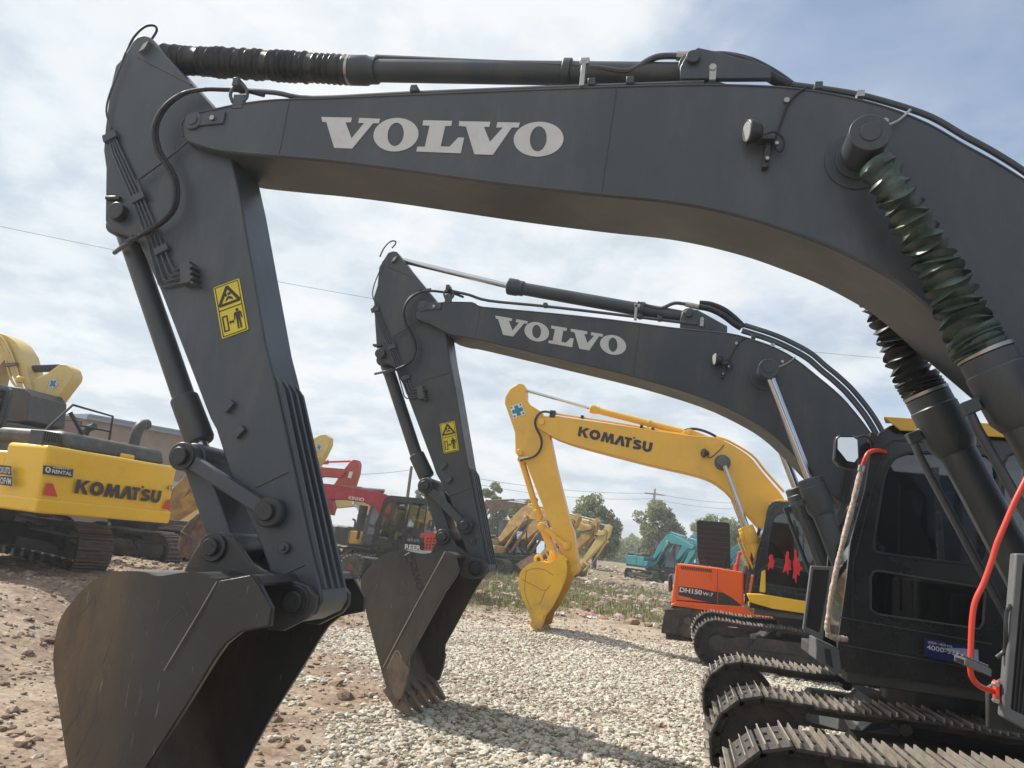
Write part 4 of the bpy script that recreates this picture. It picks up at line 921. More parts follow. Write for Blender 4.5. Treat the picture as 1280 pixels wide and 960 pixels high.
x, y, R = cand(12000, -7.5, 3, 4.2, 21, lambda a, b_: .5*np.clip(1-gravel_mask(a, b_), 0, 1), 17); s_ = np.exp(R.normal(np.log(.02), .4, len(x))).clip(.01, .07); parts.append(scatter(x, y, s_, 1, seed=9))
stuff('soil_clods', parts, CM, 'brown soil clods and small stones on the bare earth to the left', 'soil')
# grass: thin blades in tufts
m, nt, b = nodes_of('grass_blade'); g = N(nt, 'ShaderNodeNewGeometry'); r = N(nt, 'ShaderNodeValToRGB'); el = r.color_ramp.elements
for e, p, c in ((el[0], 0, (.10,.13,.045)), (el[1], 1, (.50,.43,.25))): e.position = p; e.color = c4(c)
e = el.new(.5); e.color = c4((.24,.25,.10)); nt.links.new(g.outputs['Random Per Island'], r.inputs[0]); nt.links.new(r.outputs[0], b.inputs['Base Color']); b.inputs['Roughness'].default_value = .8; b.inputs['Specular IOR Level'].default_value = .2
gm = lambda a, b_: grass_mask(a, b_)*(1-.97*gravel_mask(a, b_))
x, y, R = cand(17000, -24, 6, 20.5, 42, gm, 18); n = len(x); K = 5
x = np.repeat(x, K)+R.normal(0, .05, n*K); y = np.repeat(y, K)+R.normal(0, .05, n*K); a = R.uniform(0, 2*pi, n*K); hh = np.exp(R.normal(np.log(.16), .45, n*K)).clip(.05, .5); ww = .012; lean = R.uniform(0, .5, n*K)*hh
z = hgt(x, y)-.01; ca_, sa_ = np.cos(a), np.sin(a); b2 = R.uniform(0, 2*pi, n*K)
P0 = np.stack([x-ca_*ww, y-sa_*ww, z], 1); P1 = np.stack([x+ca_*ww, y+sa_*ww, z], 1); P2 = np.stack([x+np.cos(b2)*lean, y+np.sin(b2)*lean, z+hh], 1)
V = np.stack([P0, P1, P2], 1).reshape(-1, 3); stuff('grass', [(V, np.arange(len(V)).reshape(-1, 3))], m, 'dry green and straw coloured grass tufts on the waste ground', 'grass')

# ================================================================ front row
def row_machine(S, label, group, paint, cw, cabkw):
    c = (2.5, S['D']+.26, .06); rt = root('excavator', c, label, 'excavator', group); T = xform(c[0], c[1], c[2]-.02, pi)
    cb = body(rt, T, paint, cw, tail=-2.85, w=1.31, detail=S['det'], cabkw=cabkw, gauge=1.12, tank='dark_grey' if S is not M3 else None, front_s=.28 if S is M1 else 1.15)
    return rt, T, cb
M1['det'] = 2; M2['det'] = 2; M3['det'] = 1
grp = 'dark painted excavators with white lettering on the boom'
R1, T1, C1 = row_machine(M1, 'nearest black excavator, its boom arching over the whole view above the other machines', grp, 'dark_grey', 'cab_black', dict(l0=.34, l1=1.21, ds=.30))
R2, T2, C2 = row_machine(M2, 'black excavator standing second in the row, smaller boom with white lettering and chrome cylinder rods', grp, 'dark_grey', 'cab_black', dict(l0=.32, l1=1.31))
R3, T3, C3 = row_machine(M3, 'bright yellow excavator behind the two black ones, teal cross emblem on its arm', None, 'yellow_bright', 'yellow_bright', dict(l0=.0, l1=1.31, roof='yellow_bright'))
b1, a1, k1, y1 = front(R1, M1); b2_, a2, k2, y2 = front(R2, M2); b3, a3, k3, y3 = front(R3, M3)
A1 = lambda px, py, dy=0: U(px, py, 4+dy)
def simP(f): 
    def g(px, py, dy=0):
        p = U(px, py, 4+dy); x, z = f((p.x, p.z)); return Vector((x, 8+dy, z))
    return g
fa = sim2(xz(U(240,172,4.1)), xz(U(365,752,4.1)), xz(U(527,394,8.1)), xz(U(595,709,8.1)))
fb = sim2(xz(U(240,172,4)), xz(U(1050,187,4)), xz(U(527,394,8)), xz(U(949,466,8)))
volvo_details(b1, a1, y1, A1, A1); volvo_details(b2_, a2, y2, simP(fa), simP(fb), False)
# lettering
def lettering(nm, loops, mp, par, mat='letter_white'): return plate(nm, loops, .002, mp, mat, par)
z2 = [[Z2(p) for p in l] for l in VOL]
w1 = [[xz(U(x, y, 4)) for x, y in l] for l in z2]
lettering('lettering', w1, lambda u, v, w: Vector((u, 4-.003+w, v)), b1)
s3 = [xz(U(*Z2(p), 4)) for p in ((5,391),(48,494),(812,465))]; d3 = [xz(U(*p, 8)) for p in ((619,394.6),(629,418.5),(782.7,433.5))]
Ms = np.array([[a_, b_, 1] for a_, b_ in s3]); AF = np.linalg.solve(Ms, np.array(d3))
w2 = [[tuple(np.array([a_, b_, 1])@AF) for a_, b_ in l] for l in w1]
lettering('lettering', w2, lambda u, v, w: Vector((u, 8-.003+w, v)), b2_)
def para(P00, P10, P01, W, Hh=1.0, lift=.004):
    du = (P10-P00)/W; dv = (P01-P00)/Hh; n = du.cross(dv).normalized(); return lambda u, v, w: P00+du*u+dv*v+n*(w+lift)
lettering('lettering', KOM, para(U(722,545,16.395), U(814,566,16.395), U(724.3,533,16.395), KOMW), b3, 'logo_dark')
warning_sticker(a1, U(278,424,4.088), U(311,412,4.088), U(267,360,4.088))
warning_sticker(a2, U(555,567,8.088), U(574,563,8.088), U(549.5,530,8.088))
cross_sticker(a3, U(642,523,16.488), U(657,518,16.488), U(637,508.5,16.488))
m = MB(); Lr = [(669,520,.1),(674,514.5,.1),(682,514,.1),(700,518,.1),(740,524,.1),(790,532,.1),(840,541,.12),(880,546,.12)]; m.tube(smooth_path([U(x_, y_, 16.4+d_) for x_, y_, d_ in Lr[2:]], 4), .022, 8); m.build('boom_pipe', 'yellow', b3)
m = MB()
for x_, y_ in ((728,521.5),(802,533.5),(816,537)): box_on(m, U(x_, y_, 16.5), (.03,.05,.035))
box_on(m, U(691,518,16.45), (.06,.06,.08)); m.build('pipe_clamp', 'tube_black', b3)
m = MB(); m.tube(smooth_path([U(x_, y_, 16.38) for x_, y_ in [(690,516),(680,514.5),(673,518),(669,526),(670,534),(674,542),(677,550),(676,560),(671,568),(664,572),(655,574),(650,576)]], 4), .026, 8); m.build('hose', 'hose_rubber', a3)
m = MB(); p = U(677,527,16.38); m.ysolid(p.x, p.z, 16.34, 16.42, .075); p = U(649,565,16.4); m.ysolid(p.x, p.z, 16.42, 16.5, .07); m.build('pin', 'yellow', a3, .01)
m = MB(); m.tube([U(650,574,16.4), U(661,572,16.4)], .03, 8); m.build('hose_fitting', 'bolt_zinc', a3)
m = MB()
for dy in (.1, .2, .4): m.tube(smooth_path([U(x_, y_, 16.4+dy) for x_, y_ in [(895,546),(912,552),(940,569),(956,588),(980,615)]], 4), .025, 8)
m.build('boom_pipe', 'yellow', b3)
m = MB()
for d_ in (0, .08): m.tube(smooth_path([U(x_, y_, 16.55+d_) for x_, y_ in [(856,538),(864,536),(874,537),(886,541),(897,547)]], 4), .028, 8)
m.build('hose', 'hose_rubber', b3)
m = MB(); p = U(881,567,16.4); m.lathe(p+Vector((-.05,-.12,0)), p+Vector((.07,-.06,0)), [(0,.08),(.3,.10),(1,.04)], 14); m.tube(smooth_path([U(x_, y_, 16.38) for x_, y_ in [(884,570),(888,572),(895,567),(902,560),(905,556)]], 4), .010, 6); m.build('work_lamp', 'tube_black', b3)
# marks on the two black buckets: cast letters, bare weld lines, scratches
def mark(par, L_, Y, r_, mat='bolt_zinc'):
    m = MB(); m.tube(smooth_path([U(x_, y_, Y) for x_, y_ in L_], 3), r_, 6); return m.build('weld_seam' if mat == 'bolt_zinc' else 'scratch', mat, par)
Yb2 = 8.26-.62; Yb1 = 4.26-.60
mark(k2, [(556.5,689.5),(530,738),(503,788),(479,834)], Yb2-.013, .0075); mark(k2, [(506,694),(512,690.5)], Yb2-.003, .007)
mark(k2, [(484,836),(494,815),(499,816),(503,830),(497,845)], Yb2-.013, .006)
text('lettering', 'VOLVO', U(509,694,Yb2-.003), U(522.5,739,Yb2-.003), U(516.5,691.5,Yb2-.003), 'cab_black', k2, .02, .004)
m = MB(); m.tube(smooth_path([U(x_, y_, 16.55) for x_, y_ in [(670,704),(669,698),(672,694.5),(676,696),(678,701),(680,704)]], 4), .03, 8); m.build('lifting_eye', 'yellow_bucket', k3)
rs = random.Random(4)
for i in range(16):
    x_ = rs.uniform(462, 540); y_ = rs.uniform(700, 800)
    if x_ < 470+(y_-700)*.25 or x_ > 552-(y_-700)*.5: continue
    a_ = rs.uniform(.9, 2.2); l_ = rs.uniform(6, 22); c_ = rs.uniform(-2, 2)
    mark(k2, [(x_, y_), (x_+cos(a_)*l_/2+c_, y_+sin(a_)*l_/2), (x_+cos(a_)*l_, y_+sin(a_)*l_)], Yb2-.0012, .0016, 'cab_grey')
for i in range(26):
    x_ = rs.uniform(95, 240); y_ = rs.uniform(735, 950)
    if x_ > 262-(y_-735)*.33: continue
    a_ = rs.uniform(.9, 2.3); l_ = rs.uniform(8, 46); c_ = rs.uniform(-3, 3)
    mark(k1, [(x_, y_), (x_+cos(a_)*l_/2+c_, y_+sin(a_)*l_/2), (x_+cos(a_)*l_, y_+sin(a_)*l_)], Yb1-.0008, .0012, 'cab_grey')
mark(k1, [(271,727),(243,775),(205,838)], Yb1-.014, .0035); mark(k1, [(184,960),(150,1010)], Yb1-.014, .003)
# ---- guard panel and bracket in front of the cab, handrails, mirror, roof visor
def shift(L, Y, dY): return [U(px, py, Y)+Vector((0, dY, 0)) for px, py in L]
def cab_extras(rt, cb, dY, second):
    Y = 6.90; px_, pz_ = (0, 0) if second else (.03, .065); mp = lambda y: (lambda u, v, w: Vector((u+px_, y+dY+w, v+pz_)))
    o_ = [xz(U(*p, Y)) for p in [(1013,707),(1043,708.5),(1039,735),(1028,801),(1003,787)]]
    i_ = [xz(U(*p, Y)) for p in [(1016.5,712),(1036,713),(1034,735),(1024,791),(1007,783)]]
    g = plate('guard_panel', [o_, i_], .05, mp(Y), 'cab_grey', rt, .006)
    plate('panel_mesh', [i_], .03, mp(Y+.006), 'mesh_dark', g)
    m = MB(lambda p: Vector((p[0]+px_, p[1]+dY, p[2]+pz_))); ln = [(i_[0][0]+(i_[1][0]-i_[0][0])*k/9, i_[0][1]) for k in range(10)]; lb_ = [(i_[4][0]+(i_[3][0]-i_[4][0])*k/9, i_[4][1]+(i_[3][1]-i_[4][1])*k/9) for k in range(10)]
    for (a_, b_) in zip(ln, lb_): m.tube([(a_[0], Y-.012, a_[1]), (b_[0], Y-.012, b_[1])], .004, 5)
    m.build('louvre', 'mesh_dark', g)
    m = MB(lambda p: Vector((p[0], p[1]+dY, p[2]))); br = [xz(U(*p, Y)) for p in [(1020,798),(1029,802),(1048,811),(1052,842),(1041,839),(1019,824)]]
    m.prism(br, Y-.02, Y+.35)
    if second: m.build('panel_bracket', 'cab_grey', g, .008)
    m = MB(lambda p: Vector((p[0], p[1]+dY, p[2]))); sl = [xz(U(*p, Y)) for p in [(1030,810),(1037,811),(1041,835),(1032,829)]]; m.prism(sl, Y-.024, Y-.018)
    if second: m.build('bracket_slot', 'mesh_dark', g)
    # door side handrail: red tube wrapped in packing foam
    P_ = [U(px, py, y_)+Vector((0 if second else .30, dY, 0)) for px, py, y_ in [(1107,565,6.95),(1096,563,6.88),(1086,566,6.84),(1081,575,6.83),(1078,584,6.83)]]
    P2 = [U(px, py, 6.83)+Vector((0 if second else .30, dY, 0)) for px, py in [(1077,585),(1066,630),(1055,672),(1046,710),(1039,745),(1035,775),(1034,786)]]+[U(px, py, y_)+Vector((0 if second else .30, dY, 0)) for px, py, y_ in [(1037,794,6.84),(1044,797,6.87),(1058,799,6.94)]]
    m = MB(); m.tube(smooth_path(P_, 4), .020, 10); hr = m.build('handrail', 'paint_red', rt)
    pp = smooth_path(P2, 8); m = MB(); m.tube(pp, [.022+random.uniform(-.0035, .0035) for _ in pp], 10); m.build('foam_wrap', 'wrap_foam', hr, smooth=60)
    m = MB(); m.tube([P2[0]+(P2[0]-P2[1]).normalized()*.02, P2[0]+(P2[1]-P2[0]).normalized()*.03], .028, 8); m.build('hose_clamp', 'bolt_zinc', hr)
    # roof visor
    m = MB(lambda p: Vector((p[0]+(0 if second else .30), p[1]+dY, p[2]))); a_ = U(1103,529,6.9); b_ = U(1275,549,6.9)
    m.prism([(a_.x, 6.86), (3.12, 6.86), (3.12, 7.06), (a_.x+.06, 7.06)], 3.245, 3.262, 'z')
    m.prism([(a_.x+.00, 3.262), (3.12, 3.262), (3.12, 3.245), (3.12, 3.155), (a_.x+.13, 3.155), (a_.x+.03, 3.235)], 6.85, 6.875)
    m.build('roof_visor', 'yellow', rt, .004)
cab_extras(R1, C1, -4.0, False); cab_extras(R2, C2, 0, True)
# mirror of the second machine
Ym = 6.72; mo = [xz(U(*p, Ym)) for p in [(1044,548),(1048,543.5),(1068,544),(1074,547),(1075,556),(1073,584),(1067,588),(1049,583),(1042,575)]]
mi = [xz(U(*p, Ym)) for p in [(1047,549),(1050,546.5),(1066,547.5),(1070,551),(1069,574),(1064,580),(1056,578),(1046,562)]]
mcx = sum(p[0] for p in mi)/len(mi); mcz = sum(p[1] for p in mi)/len(mi)
mr = plate('mirror', [mo], .07, lambda u, v, w: Vector((u, Ym+.04+w, v)), 'cab_black', R2, .015)
plate('mirror_glass', [mi], .004, lambda u, v, w: Vector((u, Ym-.055+w+(-.274*(u-mcx)+.36*(v-mcz))/.89, v)), 'mirror', mr)
m = MB(); m.tube(smooth_path([U(1070,548,6.76), U(1080,545,6.78), U(1088,550,6.85), U(1090,562,6.95)], 4), .012, 8); m.build('mirror_arm', 'tube_black', mr)
m = MB(); m.prism([xz(U(*p, 6.93)) for p in [(1087,541),(1096,542),(1092,556),(1086,552)]], 6.90, 7.0); m.build('mirror_bracket', 'tube_black', R2, .004)
# service sticker on the cab of the second machine
P00, P10, P01 = U(1155,820,6.88), U(1223,834,6.88), U(1155,797,6.88); W_ = para(P00, P10, P01, 1, 1, .002)
stk = plate('sticker', [[(0,0),(1,0),(1,1),(0,1)]], .002, W_, 'sticker_blue', R2)
plate('sticker_band', [[(.62,.30),(1,.22),(1,.93),(.62,.80),(.30,.62),(.62,.45)]], .001, para(P00, P10, P01, 1, 1, .004), 'sticker_silver', stk)
Q = lambda u, v: P00+(P10-P00)*u+(P01-P00)*v
text('lettering', '4000-525-1', Q(.05,.40), Q(.76,.40), Q(.05,.66), 'sticker_white', stk, .0, .006)
text('lettering', '全国统一服务专线', Q(.06,.74), Q(.52,.74), Q(.06,.88), 'sticker_white', stk, 0, .006)
text('lettering', 'www', Q(.06,.12), Q(.08,.12), Q(.06,.2), 'sticker_white', stk, 0, .006) if False else None
m = MB()
for k in range(11): m.obox(Q(.07+.033*k, .20), (P10-P00)*.012, (0,-.001,0), (P01-P00)*.035)
m.build('lettering', 'sticker_white', stk, smooth=0)
# nearest machine: orange handrail, serrated step plate and grab handle at the right edge of the view
Lr = [(1296,572,2.84),(1280,604,2.84),(1268,628,2.84),(1256,656,2.84),(1246,680,2.84),(1240,700,2.84),(1230,728,2.84),(1219,752,2.84),(1215,778,2.84),(1213.5,812,2.84),(1213,836,2.84),(1217,850,2.85),(1227,859,2.88),(1241,864,2.92)]
m = MB(); m.tube(smooth_path([U(*p) for p in Lr], 6), .0092, 14); hr = m.build('handrail', 'paint_red', R1)
m = MB(); p = U(1242,864,2.92); m.obox(p+Vector((.008,0,.0)), (.005,0,0), (0,.022,0), (0,0,.035)); m.build('rail_flange', 'paint_red', hr, .004)
m = MB()
for dz in (.025, -.025):
    for dy in (-.012, ): m.cyl(p+Vector((-.004, dy, dz)), p+Vector((.0, dy-.02, dz)), .008, 6)
m.build('bolt', 'bolt_zinc', hr)
m = MB(); sp_ = [U(*p) for p in [(1205,822,2.80),(1238,836,2.80),(1238,846,2.80),(1205,831,2.80)]]; m.prism([xz(v) for v in sp_], 2.79, 2.80); m.prism([xz(v) for v in (sp_[0], sp_[1])]+[(sp_[1].x, sp_[1].z-.008), (sp_[0].x, sp_[0].z-.008)], 2.80, 2.885)
m.prism([xz(v) for v in sp_], 2.885, 2.893)
a_, b_ = sp_[0], sp_[1]
for k in range(9):
    c = a_.lerp(b_, (k+.5)/9)
    for y in (2.82, 2.865): m.cyl((c.x, y, c.z), (c.x, y, c.z+.009), .006, 6)
m.build('step_plate', 'cab_grey', R1, .002)
m = MB(); m.tube(smooth_path([U(*p) for p in [(1246,822,2.9),(1256,812,2.9),(1257,790,2.88),(1258,768,2.88),(1262,758,2.88),(1268,757,2.92)]], 5), .007, 8); m.build('grab_handle', 'pin_steel', R1)
# yellow side step panel of the yellow machine, its cab pillar, and red cloths
m = MB(); m.prism([xz(U(*p, 15.32)) for p in [(933,741.6),(950,742),(1007,751.5),(1060,761),(1060,776),(1007,767),(966,761),(938,753)]], 15.30, 15.42); m.prism([xz(U(*p, 15.33)) for p in [(952,714),(957,712),(957,741),(949,740)]], 15.32, 15.40); m.build('side_panel', 'yellow_bright', R3, .02)
for i, L_ in enumerate([[(963,693),(966.5,694),(966,698),(968.5,701),(967,706),(966,712),(963,709),(960.5,713),(960,706),(962,701),(961,697)], [(984,689),(986.5,690),(986,697),(988.5,702),(988,708),(990,713),(986.5,712),(985,720),(983,713),(979,716),(980,709),(982,703),(982,695)], [(993,686.5),(996.5,688),(996,695),(999,701),(1000,707),(1004,711),(1000,713),(999,720),(996.5,717),(995,730),(993,722),(990.5,724),(992,712),(991,703),(993,696)]]):
    m = MB(); m.prism([xz(U(*p, 15.24)) for p in L_], 15.235, 15.255); o = m.build('red_cloth', 'cloth_red', None, .004)
    tag(o, ['smallest red rag hanging at the front window of the yellow machine', 'middle red rag hanging beside the cab window of the yellow machine', 'longest red rag hanging on the cab window of the yellow machine, nearest the black cab'][i], 'rag', 'red rags hanging on the yellow cab')
# ================================================================ second row on the left
def counter_s(l, w=1.34, s0=-2.85): return s0-.012+.03*(l/(.45*w))**2*(abs(l) < .6)+(abs(l) >= .6)*(.03+.02*(abs(l)-.6)/.5)
ax = UZ(46, 598, 11.7); bx = UZ(221, 622, 14.3); ax.z = bx.z = 0; dd_ = (bx-ax).normalized(); Nn = Vector((dd_.y, -dd_.x, 0)); fc = -Nn
mid = (ax+bx)/2; cen = mid+fc*3.15; rz5 = atan2(fc.y, fc.x); g5 = .48
R5 = root('excavator', (cen.x, cen.y, g5), 'yellow excavator seen from behind at the left edge, red reflectors on its counterweight', 'excavator')
T5 = xform(cen.x, cen.y, g5, rz5)
body(R5, T5, 'yellow_cw', 'yellow_cw', hood='hood_grey', w=1.34, detail=1, cabkw=dict(l0=.3, l1=1.3, gl='glass_dark'), gauge=1.22, shoe='shoe_plain', cwr=(.07, .02), tail=-3.15, trackrot=-.30)
bo5 = front_generic(R5, T5, 8, -60, -20, 'yellow', k=1.0)
pl = mid+Nn*.012
def F5(px, py, lift=.0): return UP(px, py, pl+Nn*lift, Nn)
S5 = plate('lettering', KOM, .003, para(F5(92.5,616.5), F5(199,629), F5(96.5,599), KOMW, 1, .006), 'logo_dark', R5)
s_ = plate('sticker', [[(0,0),(1,0),(1,1),(0,1)]], .003, para(F5(53,592.5), F5(90.5,597), F5(54,581.5), 1, 1, .004), 'logo_dark', R5)
text('lettering', 'RENTAL', F5(64.5,591), F5(89,594.5), F5(65,586.5), 'sticker_white', s_, .02, .010)
text('lettering', 'KOMATSU', F5(66,585.2), F5(88,587.6), F5(66.2,583.2), 'sticker_white', s_, .02, .010)
plate('emblem', [ell(.5,.5,.5,.5,20), [(.3,.2),(.5,.2),(.5,.42),(.62,.2),(.8,.2),(.62,.5),(.7,.62),(.6,.8),(.3,.8)]], .002, para(F5(56,590.5), F5(63,591.2), F5(56.2,583), 1, 1, .009), 'sticker_white', s_)
for nm, L_ in (('reflector', [(58.5,604),(66,604.5),(71.5,621),(54,619)]), ('reflector', [(209,625),(212.5,624),(211.5,637.5),(203.5,636)])):
    plate(nm, [[(0,0),(1,0),(1,1),(0,1)]], .004, (lambda Q_: (lambda u, v, w: (Q_[3].lerp(Q_[2], u)).lerp(Q_[0].lerp(Q_[1], u), v)+Nn*(w+.006)))([F5(*p) for p in L_]), 'reflector_red', R5)
text('lettering', '43', F5(207,613), F5(214,614), F5(208,606), 'hood_grey', R5, 0, .008)
sd = -dd_; plS = Vector(ax)+sd*.015
for (t_, a_, b_, c_) in (('OKUTO', (0,591), (13,592.5), (0,583)), ('OFVM', (1,604.5), (14,606), (1,596.5))):
    W3 = [UP(p[0], p[1], plS+sd*.012, sd) for p in (a_, b_, c_)]
    g_ = plate('sticker', [[(-.06,-.2),(1.08,-.2),(1.08,1.25),(-.06,1.25)]], .003, para(W3[0], W3[1], W3[2], 1, 1, .0), 'logo_dark', R5)
    text('lettering', t_, W3[0], W3[1], W3[2], 'sticker_white', g_, .01, .006)
m = MB(T5); m.box(-3.17, -2.2, -1.35, 1.35, 1.08, 1.30); m.build('lower_lip', 'yellow_cw', R5, .03)
m = MB(T5); m.box(-3.0, -2.75, -.45, -.15, 2.11, 2.20); m.build('lamp_cover', 'yellow_cw', R5, .03)
m = MB(T5)
m.tube([(-2.2, -.55, 2.2), (-2.2, -.50, 2.88), (-2.2, .35, 2.92), (-2.2, .75, 2.4)], .022, 8); m.tube([(-2.2, -.5, 2.6), (-2.2, .1, 2.6)], .018, 8); m.tube([(-2.6, .25, 2.3), (-2.6, .7, 2.75)], .035, 8)
ex = MB(T5); ex.tube(smooth_path([(-2.4, -.92, 2.2), (-2.4, -.92, 2.62), (-2.38, -1.0, 2.80), (-2.36, -1.16, 2.86)], 5), .10, 14); ex.build('exhaust_pipe', 'hood_grey', R5)
ex = MB(T5); ex.prism([(-3.0, 2.12), (-1.2, 2.12), (-1.3, 2.40), (-2.85, 2.40)], -1.2, .95); ex.build('engine_hood', 'hood_grey', R5, .10, seg=4)
m.build('guard_rail', 'tube_black', R5)
m = MB(T5)
for i in range(8): m.box(-2.9, -2.6, 1.0+i*.04, 1.02+i*.04, 2.12, 2.34)
m.box(-2.92, -2.9, .98, 1.32, 2.12, 2.18); m.build('air_grille', 'dark_grey', R5)
# machine beyond it: boom comes down from the left, arm with emblem
def flat(rt, nm, L_, Y, th, mat, bev=.012, ymid=True):
    m = MB(); m.prism([xz(U(*p, Y)) for p in L_], Y, Y+th); return m.build(nm, mat, rt, bev)
def fs(v): return v
Y6 = 15.0; p = U(-70, 640, Y6)
R6 = root('excavator', (p.x, Y6+.3, .45), 'pale yellow excavator behind the left one, folded arm with teal emblem against the sky', 'excavator')
T6 = xform(p.x, Y6+.3, .45, 0)
body(R6, T6, 'yellow_pale', 'yellow_pale', detail=0, cabkw=dict(l0=.3, l1=1.3, detail=0), shoe='shoe_plain')
bo6 = flat(R6, 'boom', [(-60,560),(-50,470),(-30,430),(-12,414),(0,416),(8,419),(19,427),(28,441),(34,463),(39,485),(46,510),(55,529),(57,536),(50,537),(40,520),(34,500),(31,485),(20,460),(5,450),(-10,470),(-20,520),(-30,570)], Y6, .5, 'yellow_pale')
ar6 = flat(R6, 'arm', [(75,455),(83,456),(88,460),(90.6,468),(89,474),(70,499),(51.5,524),(47,520),(40,490),(40,476),(47,472),(60,466)], Y6+.08, .34, 'yellow_pale')
cross_sticker(ar6, U(64.5,487.5,Y6+.07), U(73.5,480,Y6+.07), U(59.5,479,Y6+.07))
m = MB(); a_ = U(33,461.5,Y6+.25); b_ = U(74,460,Y6+.25)
pr = []
for i in range(24): pr += [(i/24, .075), ((i+.5)/24, .092)]
m.lathe(a_, b_, pr, 16); m.build('arm_cylinder', 'bellows_black', R6, smooth=60)
m = MB()
for off in (0, 6, 12, 22): m.tube(smooth_path([U(x_, y_, Y6-.06) for x_, y_ in [(-8+off*.2, 416+off*.5),(4+off*.1, 424+off*.8),(14-off*.2, 442+off*.8),(22-off*.3, 466+off*.5),(30-off*.2,490),(44-off*.1,520),(56,538)]], 5), .028, 8)
m.build('boom_pipe', 'yellow_pale', bo6)
m = MB()
for x_, y_ in ((14,456),(27,500)): m.obox(U(x_, y_, Y6-.07), (.16,0,.02), (0,.05,0), (0,0,.035))
m.build('pipe_clamp', 'cab_grey', bo6)
m = MB(); m.prism([xz(U(*p, Y6-.9)) for p in [(-60,478),(-20,479),(0,481),(31,485),(37,494),(34,526),(20,528),(-60,520)]], Y6-.9, Y6+.2); m.prism([xz(U(*p, Y6-.9)) for p in [(-60,521),(20,529),(44,534),(42,545),(-60,540)]], Y6-.95, Y6+.2); m.build('cab_roof', 'dark_grey', R6, .03)
m = MB(); p = U(24, 478, Y6-.4); m.lathe(p, p+Vector((0,0,.14)), [(0,.09),(.8,.09),(1,.06)], 14); m.build('warning_lamp', 'yellow', R6)

# front attachment peeping out between the left machine and the nearest arm
Y7 = 15.5; p = U(150, 690, Y7)
R7 = root('excavator', (p.x, Y7+2.2, .35), 'old yellow excavator hidden behind the left one, only its lowered arm and rusty bucket showing', 'excavator')
T7 = xform(p.x-1.5, Y7+2.2, .35, 0)
body(R7, T7, 'yellow_old', 'yellow_old', detail=0, shoe='shoe_plain')
flat(R7, 'boom', [(180,600),(214,612),(236,590),(243,594),(240,606),(222,634),(212,640),(180,640)], Y7+.3, .45, 'yellow_old')
flat(R7, 'arm', [(208,636),(222,627),(243,612),(252,614),(250,624),(236,636),(214,650),(206,648)], Y7+.25, .32, 'yellow_old')
bk7 = flat(R7, 'bucket', [(221,683),(226,664),(236,650),(248,640),(262,645),(262,690),(246,699),(232,698),(224,693)], Y7-.3, .9, 'rust_steel', .03)
m = MB(); 
for q_ in ([(224,690),(234,668),(250,642)], [(234,668),(240,698)], [(226,664),(246,676)]): m.tube([U(x_, y_, Y7-.31) for x_, y_ in q_], .02, 6)
m.build('side_plate', 'cab_grey', bk7)

# ================================================================ far machines
def far_excavator(px, depth, rz, paint, label, group, front_kw=None, cw=None, gz=None, cabk=True, k=1.0, mat_front=None, hood='hood_grey', name='excavator'):
    p = UZ(px, 690, depth); x, y = p.x, p.y; z = H1(x, y) if gz is None else gz
    rt = root(name, (x, y, z), label, 'excavator', group); T0 = xform(x, y, z, rz); T = (lambda q_: T0(Vector(q_)*1.0)) if k == 1 else (lambda q_: T0(Vector((q_[0]*k, q_[1]*k, q_[2]*k))))
    body(rt, T, paint, cw or paint, hood=hood, detail=0, cabkw=dict(l0=.3, l1=1.3, detail=0) if cabk else None, shoe='shoe_plain')
    if front_kw: front_generic(rt, T, m=mat_front or paint, **front_kw)
    return rt, T
ygrp = 'worn yellow excavators lined up on the waste ground'
for (px, dp, rz, pa, kw, lb) in [
    (622, 40, -.55, 'yellow_old', dict(ab=14, aa=-134, ak=-70, mk='rust_steel'), 'worn yellow excavator first of the parked line, dark cab beside the second black arm'),
    (648, 43, -.50, 'yellow_old', dict(ab=13, aa=-128, ak=-60, mk='rust_steel'), 'worn yellow excavator in the middle of the parked line, just behind the bright yellow arm'),
    (668, 47, -.45, 'yellow_pale', dict(ab=12, aa=-124, ak=-75, mk='rust_steel'), 'faded yellow excavator last in the parked line, its arm in front of the round tree')]:
    far_excavator(px, dp, rz, pa, lb, ygrp, kw, k=.86)
far_excavator(575, 50, .1, 'yellow_old', 'rust brown excavator with raised boom and arm, before the tree behind the second black arm', None, dict(ab=30, aa=-125, ak=-40), k=.85, mat_front='rust_steel')
tg = 'teal excavators parked far back by the trees'
for (px, dp, rz, kw, lb) in [
    (818, 52, -.95, dict(ab=12, aa=-125, ak=-60), 'teal excavator furthest left of the teal ones, grey boom folded by the utility pole'),
    (846, 55, -.8, dict(ab=16, aa=-125, ak=-50), 'teal excavator standing directly behind the orange machine'),
    (900, 56, -.5, dict(ab=14, aa=-122, ak=-50), 'teal excavator mostly hidden behind the raised black engine hood')]:
    far_excavator(px, dp, rz, 'teal', lb, tg, kw, k=.8)
far_excavator(462, 37, .85, 'yellow', 'yellow excavator with a dark grey counterweight behind the red boom', None, dict(ab=8, aa=-118, ak=-40), cw='dark_grey', k=.75)
far_excavator(492, 36, 3.0, 'yellow_pale', 'pale yellow excavator far behind the red wheeled one', None, dict(ab=5, aa=-70, ak=-20), k=.9)
